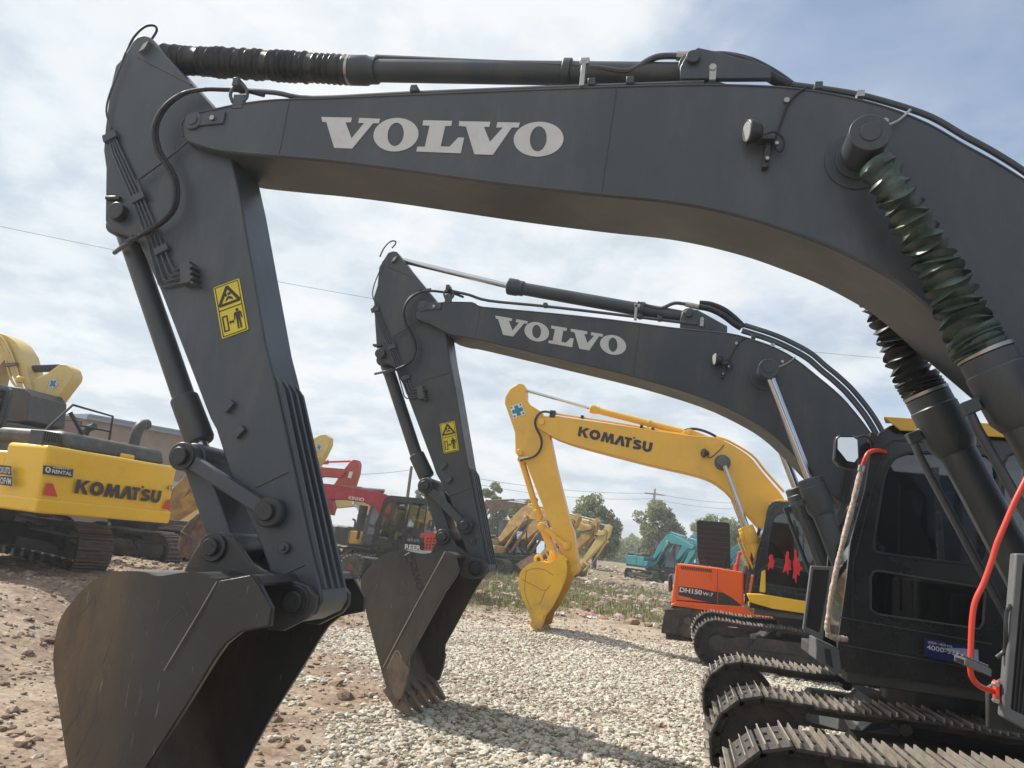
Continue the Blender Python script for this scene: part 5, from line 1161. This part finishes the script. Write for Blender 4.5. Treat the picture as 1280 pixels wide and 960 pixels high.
# reds at the right of the nearest arm
Y8 = 27.0
p = U(330, 668, Y8+.3); R8 = root('excavator', (p.x, p.y, H1(p.x, p.y)), 'light red excavator behind the nearest arm, raised arm tip pointing at the sky', 'excavator')
T8 = xform(p.x, p.y, H1(p.x, p.y), 0); body(R8, T8, 'red_old', 'red_old', detail=0, cabkw=dict(l0=.3, l1=1.3, detail=0), shoe='shoe_plain')
flat(R8, 'boom', [(320,640),(345,585),(380,580),(405,584),(430,586),(432,590),(426,597),(400,595),(375,600),(345,650)], Y8, .5, 'red_old')
ar8 = flat(R8, 'arm', [(437,578),(441,574.5),(446,575),(448,580),(446.5,592),(441,609),(432,613),(419,611),(417,606),(424,596),(432,584)], Y8+.08, .34, 'red_old')
m = MB(); m.cyl(U(404,577.5,Y8+.25), U(438,576.5,Y8+.25), .04, 12); m.cyl(U(380,578,Y8+.25), U(410,577.6,Y8+.25), .09, 12); m.build('arm_cylinder', 'red_old', R8)
plate('sticker', [[(0,0),(1,0),(1,1),(0,1)]], .004, para(U(434.5,597,Y8+.07), U(439,598,Y8+.07), U(437,589,Y8+.07), 1, 1, .004), 'sticker_white', ar8)
Y9 = 24.0
p = U(300, 668, Y9+.3); R9 = root('excavator', (p.x, p.y, H1(p.x, p.y)), 'sand yellow excavator hidden by the nearest arm, only its arm tip with emblem showing', 'excavator')
T9 = xform(p.x, p.y, H1(p.x, p.y), 0); body(R9, T9, 'yellow_pale', 'yellow_pale', detail=0, shoe='shoe_plain')
flat(R9, 'boom', [(290,640),(310,570),(345,556),(392,560),(400,572),(392,578),(340,580),(315,645)], Y9, .5, 'yellow_pale')
ar9 = flat(R9, 'arm', [(392,548),(400,543.5),(407,543),(411.5,547),(411,556),(404,570),(396,583),(384,590),(384,575)], Y9+.08, .34, 'yellow_pale')
cross_sticker(ar9, U(397,564,Y9+.07), U(402,562,Y9+.07), U(396,556,Y9+.07))

# ---- red and black wheeled excavator
def wheel(rt, T, s_, l_, z_, r_, w_, rim='paint_darkred', nm='wheel'):
    m = MB(T); m.lathe((s_, l_-w_/2, z_), (s_, l_+w_/2, z_), [(0, r_*.62), (.02, r_*.86), (.18, r_*.98), (.5, r_), (.82, r_*.98), (.98, r_*.86), (1, r_*.62)], 30)
    for i in range(22):
        a_ = 2*pi*i/22
        for sg in (-1, 1):
            c = Vector((s_+cos(a_+sg*.07)*r_*.985, l_+sg*w_*.25, z_+sin(a_+sg*.07)*r_*.985)); m.obox(c, (cos(a_)*.02, 0, sin(a_)*.02), (0, w_*.20, 0), (-sin(a_)*.03, 0, cos(a_)*.03))
    o = m.build(nm, 'tyre', rt)
    m = MB(T); m.lathe((s_, l_-w_/2+.02, z_), (s_, l_+w_/2-.02, z_), [(0, r_*.6), (.1, r_*.4), (.9, r_*.4), (1, r_*.6)], 24); m.lathe((s_, l_-w_/2-.01, z_), (s_, l_+w_/2+.01, z_), [(0, r_*.2), (1, r_*.2)], 14); m.build('rim', rim, o)
p = U(520, 700, 23.5); z0 = H1(p.x, p.y)
RW = root('wheeled_excavator', (p.x, p.y, z0), 'small black and red wheeled excavator with red lettered boom between the two black arms', 'excavator')
c0 = U(520, 700, 24.0); TW = xform(c0.x, c0.y, z0, pi)
for s__ in (-1.1, 1.75):
    for l__ in (-.85, .85): wheel(RW, TW, s__, l__, .42, .42, .34)
m = MB(TW); m.box(-1.5, 2.1, -.5, .5, .45, .75); m.box(1.5, 2.0, -.8, .8, .38, .50); m.box(-1.3, -.9, -.8, .8, .38, .50); m.build('chassis', 'dark_grey', RW, .03)
m = MB(TW); m.prism([(2.1, .35), (2.75, .45), (2.75, .55), (2.1, .7)], -.4, -.3); m.prism([(2.1, .35), (2.75, .45), (2.75, .55), (2.1, .7)], .3, .4); m.prism([(2.7, .15), (2.8, .2), (2.72, .45), (2.8, .7), (2.72, .7), (2.63, .45)], -1.0, 1.0); m.build('dozer_blade', 'dark_grey', RW, .01)
m = MB(TW); m.box(-1.7, -.35, -1.05, 1.05, .95, 1.75); m.build('engine_housing', 'paint_darkred', RW, .08, seg=3)
m = MB(TW); m.box(-1.75, 1.0, -1.0, 1.0, .82, .96); m.build('revolving_frame', 'cab_black', RW, .02)
def TWs(q_): return TW(Vector((q_[0]*.92+.05, q_[1]*.9, (q_[2]-1.1)*.86+.95)))
cbW = cab(RW, TWs, l0=.1, l1=1.15, detail=0, gl='glass_clear')
pw = U(0, 0, 10)
yw = TWs((0, 1.15, 0)).y-.03
plate('side_panel', [[xz(U(*p, yw)) for p in [(478,676),(530,672),(531,690),(524,694),(476,690)]]], .03, lambda u, v, w: Vector((u, yw+w, v)), 'cab_black', cbW, .01)
text('lettering', 'REER', U(506,686,yw-.02), U(526,688,yw-.02), U(506.4,680,yw-.02), 'sticker_white', RW, .03, .006)
text('lettering', '履带出租', U(509,676.4,yw-.02), U(524,677.8,yw-.02), U(509.2,672.8,yw-.02), 'sticker_silver', RW, .0, .006)
m = MB(); m.prism([xz(U(*p, yw)) for p in [(530,672),(535,668),(546,667),(549,672),(546,687),(528,689)]], yw, yw+.5); pv = m.build('side_cover', 'reflector_red', RW, .02)
m = MB()
for i in range(3):
    for j in range(4): q_ = U(533+i*4+(3-j)*.6, 673+j*4, yw-.004); m.obox(q_, (.03,0,0), (0,.004,0), (0,0,.025))
m.build('air_grille', 'mesh_dark', pv)
YW = c0.y-.1
boW = flat(RW, 'boom', [(400,604),(412,605),(440,609),(470,614),(484,619),(489,626),(487,640),(480,646),(474,645),(470,636),(455,628),(425,624),(404,624),(398,618)], YW, .4, 'paint_darkred')
text('lettering', 'KINHO', U(436,624.2,YW-.003), U(455,627,YW-.003), U(436.4,619.8,YW-.003), 'sticker_white', boW, .015, .004)
flat(RW, 'arm', [(400,604),(408,606),(413,618),(417,634),(414,644),(405,640),(398,620)], YW+.06, .28, 'paint_darkred')
m = MB(); m.cyl(U(434,617,YW+.5), U(402,612,YW+.5), .06, 12); m.cyl(U(400,607,YW+.2), U(452,610,YW+.2), .045, 12); m.cyl(U(440,610.5,YW+.2), U(480,614,YW+.2), .07, 12); m.build('arm_cylinder', 'cab_grey', RW)
m = MB(); m.cyl(U(455,632,YW-.1), U(449,664,YW-.1), .14, 14); m.cyl(U(449,664,YW-.1), U(447,674,YW-.1), .05, 10); m.build('boom_cylinder', 'dark_grey', RW)

# ---- orange wheeled excavator
YO = 20.0; pO = U(905, 790, YO+1.1); z0 = H1(pO.x, pO.y)
RO = root('wheeled_excavator', (pO.x, pO.y, z0), 'orange wheeled excavator with its black engine hood standing open, behind the yellow cab', 'excavator')
q8 = lambda L_: [(780+x_/3.554, 570+y_/3.554) for x_, y_ in L_]
bo = lambda nm, L_, dy0, dy1, mat, bev=.03, par=None: (lambda m_: (m_.prism([xz(U(*p, YO+dy0)) for p in q8(L_)], YO+dy0, YO+dy1), m_.build(nm, mat, par or RO, bev, seg=3))[1])(MB())
hs = bo('engine_housing', [(232,482),(250,478),(415,497),(530,516),(530,665),(415,655),(232,640)], 0, 2.2, 'orange')
bo('counterweight', [(208,655),(212,640),(232,480),(240,479),(236,662)], -.01, 2.21, 'orange')
bo('side_skirt', [(208,662),(236,644),(415,660),(530,668),(600,676),(680,702),(680,722),(560,708),(400,690),(210,664)], -.03, 2.2, 'orange', .02)
bo('corner_pad', [(196,600),(197,530),(212,525),(212,605)], .1, 2.0, 'tyre')
m = MB(); m.tube([U(897,711,YO-.002), U(896.8,755,YO-.002)], .012, 6); m.tube([U(929,716,YO-.002), U(929,757,YO-.002)], .012, 6); m.tube([U(846,705,YO-.002), U(845.5,750,YO-.002)], .012, 6); m.build('panel_seam', 'paint_red', hs)
m = MB()
for i in range(17):
    x_ = 852+i*2.3; a_ = U(x_, 707.5+(x_-852)*.115, YO-.004); b_ = U(x_, 711.5+(x_-852)*.115, YO-.004); m.obox((a_+b_)/2, (.012,0,0), (0,.006,0), (0,0,(a_.z-b_.z)/2))
m.build('air_grille', 'mesh_dark', hs)
mpO = lambda d_: (lambda u, v, w: Vector((u, YO+d_+w, v)))
sw = plate('stripe', [[xz(U(*p, YO)) for p in q8([(242,578),(345,590),(400,602),(440,607),(480,630),(532,672),(480,665),(400,652),(300,632),(242,618)])]], .002, mpO(-.004), 'logo_dark', hs)
plate('stripe', [[xz(U(*p, YO)) for p in q8([(300,626),(400,648),(470,662),(400,654),(300,634)])]], .002, mpO(-.007), 'sticker_blue', hs)
U8 = lambda x_, y_: U(*q8([(x_, y_)])[0], YO-.008)
text('lettering', 'DH150', U8(246,604), U8(346,618), U8(248,582), 'sticker_white', sw, .035, .002)
text('lettering', 'W-7', U8(349,618), U8(396,625), U8(350,603), 'sticker_white', sw, .02, .002)
hb = bo('engine_hood', [(322,290),(330,284),(462,296),(470,306),(474,500),(335,482),(326,440)], .35, .40, 'seat_black', .015)
m = MB()
for i in range(8): y_ = 310+i*22; m.tube([U(*q8([(332,y_)])[0], YO+.345), U(*q8([(466,y_+10)])[0], YO+.345)], .012, 6)
m.tube([U(*q8([(345,440)])[0], YO+.3), U(*q8([(372,492)])[0], YO+.3)], .015, 6); m.tube([U(*q8([(452,425)])[0], YO+.3), U(*q8([(440,495)])[0], YO+.3)], .012, 6)
m.build('hood_stay', 'dark_grey', hb)
bo('tool_box', [(538,486),(580,490),(578,620),(530,612)], .1, .7, 'dark_grey', .02)
m = MB()
for L_ in ([(500,510),(505,470),(512,430),(545,425),(555,440),(556,500)], [(498,512),(498,485),(510,478)], [(545,425),(556,470)]): m.tube([U(*p, YO+.5) for p in q8(L_)], .04, 8)
m.prism([xz(U(*p, YO+.6)) for p in q8([(535,510),(560,450),(575,470),(572,515)])], YO+.5, YO+.7); m.prism([xz(U(*p, YO+.7)) for p in q8([(485,512),(488,480),(500,476),(503,512)])], YO+.6, YO+.8); m.build('guard_rail', 'paint_red', RO)
m = MB(); m.prism([xz(U(*p, YO)) for p in q8([(182,680),(300,676),(300,700),(250,712),(235,790),(165,785)])], YO-.1, YO+2.3); m.prism([xz(U(*p, YO+.3)) for p in q8([(250,700),(340,690),(420,690),(420,712),(340,712),(250,720)])], YO+.3, YO+.5); m.build('dozer_blade', 'track_dark', RO, .01)
c0 = U(905, 760, YO+1.1); TO = xform(c0.x, c0.y, H1(c0.x, c0.y), 0)
for s__ in (-.9, 1.7):
    for l__ in (-.85, .85): wheel(RO, TO, s__, l__, .46, .46, .4, 'cab_grey')
m = MB(TO); m.box(-1.2, 2.1, -.5, .5, .4, .75); m.build('chassis', 'track_dark', RO, .03)
xr = U(975, 730, YO).x-c0.x
def TOs(q_): return TO(Vector((q_[0]+xr+.5, q_[1], q_[2]-.25)))
cab(RO, TOs, l0=-.4, l1=.6, detail=0, frame='orange')
front_generic(RO, TOs, 20, -75, -20, 'orange', foot=(.4, 1.9), k=.8)

# ================================================================ shed, poles, wires, trees
pA = U(40, 560, 25); pB = U(236, 560, 31)
def wallp(px): 
    t = (px-40)/(236-40); P = Vector((pA.x, pA.y, 0)).lerp(Vector((pB.x, pB.y, 0)), t); return P
wd = Vector((pB.x-pA.x, pB.y-pA.y, 0)).normalized(); wn = Vector((wd.y, -wd.x, 0))
RS = root('storage_shed', (pA.x, pA.y, H1(pA.x, pA.y)), 'long low storage shed with tan walls and blue grey metal roof behind the left machines', 'shed')
def zt(px, py): return UP(px, py, Vector((pA.x, pA.y, 0)), wn)
segs = [(40, 75, 'shed_tan'), (75, 104, 'shed_red'), (104, 175, 'shed_tan'), (175, 245, 'shed_tan')]
top = lambda px: 507+(px-40)*.175
for a_, b_, mt in segs:
    A_ = zt(a_, top(a_)+(0 if b_ < 104 else 5)); B_ = zt(b_, top(b_)+(0 if b_ < 104 else 5)); m = MB(); bk_ = -wn*4
    vs = [Vector((A_.x, A_.y, .1)), Vector((B_.x, B_.y, .1)), B_, A_]; m.add(vs+[v+bk_ for v in vs], [(0,1,2,3),(7,6,5,4),(0,4,5,1),(1,5,6,2),(2,6,7,3),(3,7,4,0)]); m.build('wall', mt, RS)
m = MB(); A_ = zt(104, top(104)+5); B_ = zt(246, top(246)+5); up = Vector((0,0,1)); n_ = 46
for i in range(n_):
    P_ = A_.lerp(B_, (i+.5)/n_); m.obox(P_+wn*.1-wn*1.6+up*.17, (B_-A_)/n_*.30, wn*1.9, up*.035)
vs = [A_+wn*.3, B_+wn*.3, B_-wn*4.2, A_-wn*4.2]; m.add([v-up*.02 for v in vs]+[v+up*.15 for v in vs], [(0,1,2,3),(7,6,5,4),(0,4,5,1),(1,5,6,2),(2,6,7,3),(3,7,4,0)]); m.build('roof', 'shed_roof', RS)
m = MB(); A_ = zt(150, 590); B_ = zt(245, 607); 
vs = [A_, B_, B_-up*.9, A_-up*.9]; m.add([v+wn*.25 for v in vs]+[v+wn*.02 for v in vs], [(0,1,2,3),(7,6,5,4),(0,4,5,1),(1,5,6,2),(2,6,7,3),(3,7,4,0)]); m.build('low_annex', 'shed_white', RS)
def pole(px, py_top, py_bot, depth, mat, label, r_=.13, arms=True):
    t = UZ(px, py_top, depth); b_ = Vector((t.x, t.y, H1(t.x, t.y)-.2))
    rt = root('utility_pole', b_, label, 'utility pole'); m = MB(); m.tube([b_, t], [r_*1.25, r_*.8], 12); m.build('shaft', mat, rt)
    if arms: m = MB(); m.obox(t-up*.5, (.9,.3,0), (-.03,.08,0), (0,0,.05)); m.build('crossarm', mat, rt)
    return t
t1 = pole(818.5, 611, 700, 72, 'pole_concrete', 'pale concrete utility pole in front of the right hand trees')
t2 = pole(514.5, 583, 650, 48, 'pole_wood', 'dark leaning utility pole above the cab of the red wheeled machine', .11, False)
t3 = pole(806, 650, 700, 105, 'pole_concrete', 'small distant utility pole by the far woods, left of the taller one', .14)
def wire(P_, label, sag=.6, r_=.022):
    m = MB(); n_ = 14
    for a_, b_ in zip(P_[:-1], P_[1:]):
        pts = [a_.lerp(b_, i/n_)-up*(sag*4*(i/n_)*(1-i/n_)) for i in range(n_+1)]; m.tube(pts, r_, 5)
    o = m.build('overhead_wire', 'wire_dark', None); return tag(o, label, 'wire', 'overhead wires')
wire([UZ(585, 596, 60), t1-up*.4, UZ(960, 628, 80)], 'upper overhead wire carried by the pale pole over the trees', .4, .015)
wire([UZ(585, 603, 60), t1-up*.9, UZ(960, 634, 80)], 'lower overhead wire running just beneath the top one at the pale pole', .5, .013)
wire([UZ(-60, 270, 30), UZ(470, 374, 34), UZ(800, 416, 38), UZ(1170, 453, 42)], 'long single overhead wire crossing high behind the booms', .1, .009)
wire([UZ(395, 590, 44), t2-up*.2], 'short faint overhead wire ending at the dark leaning pole', .2, .012)
# trees
m, nt, b = nodes_of('leaf'); L = nt.links; g = N(nt, 'ShaderNodeNewGeometry'); r = N(nt, 'ShaderNodeValToRGB'); el = r.color_ramp.elements
el[0].color = c4((.13,.16,.07)); el[1].color = c4((.36,.36,.17)); e = el.new(.5); e.color = c4((.23,.26,.11)); L.new(g.outputs['Random Per Island'], r.inputs[0]); L.new(r.outputs[0], b.inputs['Base Color']); b.inputs['Roughness'].default_value = .7
tl = N(nt, 'ShaderNodeBsdfTranslucent'); L.new(r.outputs[0], tl.inputs[0]); ms = N(nt, 'ShaderNodeMixShader'); ms.inputs[0].default_value = .4; L.new(b.outputs[0], ms.inputs[1]); L.new(tl.outputs[0], ms.inputs[2]); L.new(ms.outputs[0], nt.nodes['Material Output'].inputs[0]); MATS['leaf'] = m
def tree(px, py_top, depth, w, label, seed, name='tree', n=13000, grp=None, wm=1.0):
    R = np.random.default_rng(seed); t = UZ(px, py_top, depth); gz = H1(t.x, t.y); h = t.z-gz; w = w*depth/F
    rt = root(name, (t.x, t.y, gz), label, 'tree', grp)
    m = MB(); b0 = Vector((t.x, t.y, gz-.2)); m.tube([b0, b0+up*h*.3, b0+up*h*.62+Vector((.1,.1,0))], [w*.05, w*.04, w*.018], 8)
    for i in range(7):
        a_ = i*2.4; m.tube(smooth_path([b0+up*h*(.25+.05*i), b0+up*h*(.38+.05*i)+Vector((cos(a_), sin(a_), 0))*w*.2, b0+up*h*(.5+.05*i)+Vector((cos(a_), sin(a_), 0))*w*.36], 3), .03*w/5+.02, 6)
    m.build('trunk', 'bark', rt)
    nc = 46; cz = gz+h*.54; C = []
    while len(C) < nc:
        v = R.normal(0, 1, 3); v /= np.linalg.norm(v); rad = R.uniform(.35, 1)**.6; q_ = v*rad
        C.append((t.x+q_[0]*w*.46, t.y+q_[1]*w*.46, cz+q_[2]*h*.42, w*R.uniform(.10, .19)))
    C = np.array(C); ci = R.integers(0, nc, n); v = R.normal(0, 1, (n, 3)); v /= np.linalg.norm(v, axis=1)[:, None]; rad = R.uniform(.55, 1.05, n)
    P_ = C[ci, :3]+v*(rad*C[ci, 3])[:, None]*np.array([1, 1, .85])
    s = R.uniform(.5, 1.3, n)*w*.022+.03; a = R.normal(0, 1, (n, 3)); a /= np.linalg.norm(a, axis=1)[:, None]; c_ = np.cross(a, R.normal(0, 1, (n, 3))); c_ /= np.linalg.norm(c_, axis=1)[:, None]
    V = np.stack([P_-a*s[:, None], P_+c_*s[:, None]*.6, P_+a*s[:, None], P_-c_*s[:, None]*.6], 1).reshape(-1, 3)-np.array([t.x, t.y, gz])
    me = mesh_np('crown', V, np.arange(len(V)).reshape(-1, 4), MATS['leaf']); o = bpy.data.objects.new('crown', me); COL.objects.link(o); o.parent = rt
for i, (px, py, dp, w, lb) in enumerate([
    (620, 600, 66, 42, 'round tree behind the second black arm, partly hidden by the rust red boom'),
    (657, 622, 62, 44, 'leafy tree rising behind the bright yellow arm'),
    (750, 617, 64, 66, 'broad dense tree between the bright yellow arm and the utility pole'),
    (826, 624, 70, 62, 'oval tree standing right behind the pale utility pole'),
    (901, 640, 76, 60, 'tree partly hidden by the black engine hood and the yellow boom cylinders'),
    (876, 652, 88, 34, 'small low tree just left of the raised black hood'),
    (549, 600, 58, 36, 'light green treetop showing beside the linkage of the second black arm'),
    (533, 598, 60, 26, 'narrow treetop left of the second black arm cylinder')]):
    tree(px, py, dp, w, lb, 40+i, grp='trees at the back of the yard')
# far wood: one dark mass
R = np.random.default_rng(99); n = 30000; u_ = R.uniform(0, 1, n); D_ = R.uniform(120, 150, n); pxs = 560+u_*520; crown = .55+.45*vnoise(pxs*.09, 0*pxs, 4); hh = R.uniform(0, 1, n)**.8*crown*5.2
base = np.array([list(UZ(float(a_), 690, float(b_)))[:2] for a_, b_ in zip(pxs, D_)]); P_ = np.stack([base[:, 0], base[:, 1], hh+.6], 1)
s = R.uniform(.2, .5, n); a = R.normal(0, 1, (n, 3)); a /= np.linalg.norm(a, axis=1)[:, None]; c_ = np.cross(a, R.normal(0, 1, (n, 3))); c_ /= np.linalg.norm(c_, axis=1)[:, None]
V = np.stack([P_-a*s[:, None], P_+c_*s[:, None]*.6, P_+a*s[:, None], P_-c_*s[:, None]*.6], 1).reshape(-1, 3)
stuff('far_woods', [(V, np.arange(len(V)).reshape(-1, 4))], MATS['leaf'], 'dark distant band of woods behind the teal machines', 'woods')
# litter
for i, (px, py, mt, sz_, lb) in enumerate([(697,712+55,'litter_white',.16,'crumpled white plastic sheet lying by the grass beside the yellow bucket'), (740,772,'litter_white',.12,'torn white wrapper on the rubble right of the yellow bucket'), (421,786,'litter_white',.05,'flat white scrap on the soil beside the nearest bucket'), (652,712+14,'litter_blue',.14,'bluish plastic scrap under the parked yellow machines')]):
    d = ray(px, py); t_ = (.1-EYE)/d.z; P_ = CAM+d*t_; z0 = H1(P_.x, P_.y); rg = random.Random(i); n_ = 9; vs = []; fs_ = []
    for a_ in range(n_):
        for c_ in range(n_): vs.append((P_.x+(a_/(n_-1)-.5)*sz_*2.4+rg.uniform(-.1, .1)*sz_, P_.y+(c_/(n_-1)-.5)*sz_*1.8+rg.uniform(-.1, .1)*sz_, z0+.02+rg.uniform(0, .5)*sz_))
    for a_ in range(n_-1):
        for c_ in range(n_-1): fs_.append((a_*n_+c_, a_*n_+c_+1, (a_+1)*n_+c_+1, (a_+1)*n_+c_))
    m = MB(); m.add(vs, fs_); o = m.build('plastic_litter', mt, None, 0, smooth=0); tag(o, lb, 'litter', 'plastic litter on the ground')

# ================================================================ light, sky, camera
EL = radians(47); sun_v = Vector((-.975*cos(EL), .22*cos(EL), sin(EL))).normalized()
sd_ = bpy.data.lights.new('sun', 'SUN'); sd_.energy = 5.0; sd_.angle = radians(.6); sd_.color = (1, .955, .88)
so = bpy.data.objects.new('sun', sd_); COL.objects.link(so); so.rotation_euler = sun_v.to_track_quat('Z', 'Y').to_euler(); so.location = (0, 0, 30)
wld = bpy.data.worlds.new('World'); SC.world = wld; wld.use_nodes = True; nt = wld.node_tree; L = nt.links
bg = nt.nodes['Background']; bg.inputs[1].default_value = 1.0
sky = N(nt, 'ShaderNodeTexSky', sky_type='NISHITA'); sky.sun_disc = False; sky.sun_elevation = EL; sky.sun_rotation = atan2(sun_v.x, sun_v.y); sky.air_density = 1.0; sky.dust_density = 1.5; sky.ozone_density = 1.5
tc = N(nt, 'ShaderNodeTexCoord'); sp = N(nt, 'ShaderNodeSeparateXYZ'); L.new(tc.outputs['Generated'], sp.inputs[0])
def mth(op, a, b_=None, c_=None):
    x = N(nt, 'ShaderNodeMath', operation=op)
    for i, v in enumerate((a, b_, c_)):
        if v is None: continue
        if isinstance(v, (int, float)): x.inputs[i].default_value = v
        else: L.new(v, x.inputs[i])
    return x.outputs[0]
zz = mth('MAXIMUM', sp.outputs[2], .0); dn = mth('ADD', zz, .22)
cmb = N(nt, 'ShaderNodeCombineXYZ'); L.new(mth('DIVIDE', sp.outputs[0], dn), cmb.inputs[0]); L.new(mth('DIVIDE', sp.outputs[1], dn), cmb.inputs[1])
def wn_(sc, det, ro, loc=(0,0,0), dist=0, sy=1.0):
    mp = N(nt, 'ShaderNodeMapping'); mp.inputs['Location'].default_value = loc; mp.inputs['Scale'].default_value = (sc, sc*sy, 1); mp.inputs['Rotation'].default_value = (0, 0, .5); L.new(cmb.outputs[0], mp.inputs[0])
    n_ = N(nt, 'ShaderNodeTexNoise'); n_.inputs['Scale'].default_value = 1; n_.inputs['Detail'].default_value = det; n_.inputs['Roughness'].default_value = ro; n_.inputs['Distortion'].default_value = dist; L.new(mp.outputs[0], n_.inputs['Vector']); return n_.outputs[0]
def mr(v, a, b_, c_=0, d_=1, smooth=True):
    x = N(nt, 'ShaderNodeMapRange'); x.interpolation_type = 'SMOOTHSTEP' if smooth else 'LINEAR'
    for i, q_ in enumerate((a, b_, c_, d_)): x.inputs[i+1].default_value = q_
    L.new(v, x.inputs[0]); return x.outputs[0]
cov = wn_(1.9, 7, .55, (3.1, 1.7, 0), .15, 1.0)
# open sky towards the right of the view (away from the sun), thicker cloud towards the sun
side = mth('ADD', mth('MULTIPLY', sp.outputs[0], .34), mth('MULTIPLY', zz, .06))
mask = mr(mth('SUBTRACT', cov, side), .26, .50)
mask = mth('MAXIMUM', mth('MULTIPLY_ADD', mask, .66, .32), mr(zz, .34, .04))
cs = wn_(3.4, 8, .60, (9.2, 4.4, 0), .15, 1.0); big = wn_(.9, 3, .5, (5.5, 2.1, 0))
lum = mth('ADD', mth('MULTIPLY', mr(cs, .34, .65), .56), mth('MULTIPLY', mr(big, .38, .62), .40))
cr_ = N(nt, 'ShaderNodeValToRGB'); dt = N(nt, 'ShaderNodeVectorMath', operation='DOT_PRODUCT'); L.new(tc.outputs['Generated'], dt.inputs[0]); dt.inputs[1].default_value = tuple(sun_v)
lum = mth('ADD', lum, mth('MULTIPLY', mr(dt.outputs['Value'], .45, 1.0), .14)); L.new(lum, cr_.inputs[0]); el = cr_.color_ramp.elements
el[0].position = .14; el[0].color = (.52,.595,.67,1); el[1].position = .84; el[1].color = (.81,.83,.84,1); e = el.new(.5); e.color = (.68,.74,.785,1)
sm_ = N(nt, 'ShaderNodeMix', data_type='RGBA', blend_type='MULTIPLY'); sm_.inputs[0].default_value = 1; L.new(sky.outputs[0], sm_.inputs[6]); sm_.inputs[7].default_value = (.110, .120, .130, 1)
mx = N(nt, 'ShaderNodeMix', data_type='RGBA'); L.new(mask, mx.inputs[0]); L.new(sm_.outputs[2], mx.inputs[6]); L.new(cr_.outputs[0], mx.inputs[7])
L.new(mx.outputs[2], bg.inputs[0])
# the hazy air of the yard
m = bpy.data.materials.new('hazy_air'); m.use_nodes = True; nt = m.node_tree; nt.nodes.clear()
vo = N(nt, 'ShaderNodeVolumePrincipled'); vo.inputs['Color'].default_value = (.93,.96,1,1); vo.inputs['Density'].default_value = .0018; vo.inputs['Anisotropy'].default_value = .35
ou = N(nt, 'ShaderNodeOutputMaterial'); nt.links.new(vo.outputs[0], ou.inputs['Volume']); MATS['hazy_air'] = m
hb_ = MB(); hb_.box(-420, 320, -80, 920, float(GZ.min())-1, 14)
hz = hb_.build('haze', 'hazy_air', None, 0, smooth=0); hz['kind'] = 'stuff'; hz['label'] = 'thin pale haze in the air over the whole yard'; hz['category'] = 'haze'
cam = bpy.data.cameras.new('camera'); co = bpy.data.objects.new('camera', cam); COL.objects.link(co)
cam.sensor_fit = 'HORIZONTAL'; cam.sensor_width = 36; cam.lens = F/1280*36; cam.clip_start = .05; cam.clip_end = 2000
co.matrix_world = Matrix(((cr.x, cu.x, -cf.x, CAM.x), (cr.y, cu.y, -cf.y, CAM.y), (cr.z, cu.z, -cf.z, CAM.z), (0, 0, 0, 1)))
SC.camera = co
SC.view_settings.view_transform = 'Standard'; SC.view_settings.look = 'None'; SC.view_settings.exposure = .22; SC.view_settings.gamma = 1; SC.view_settings.use_curve_mapping = False
SC.render.resolution_x = 1024; SC.render.resolution_y = 768
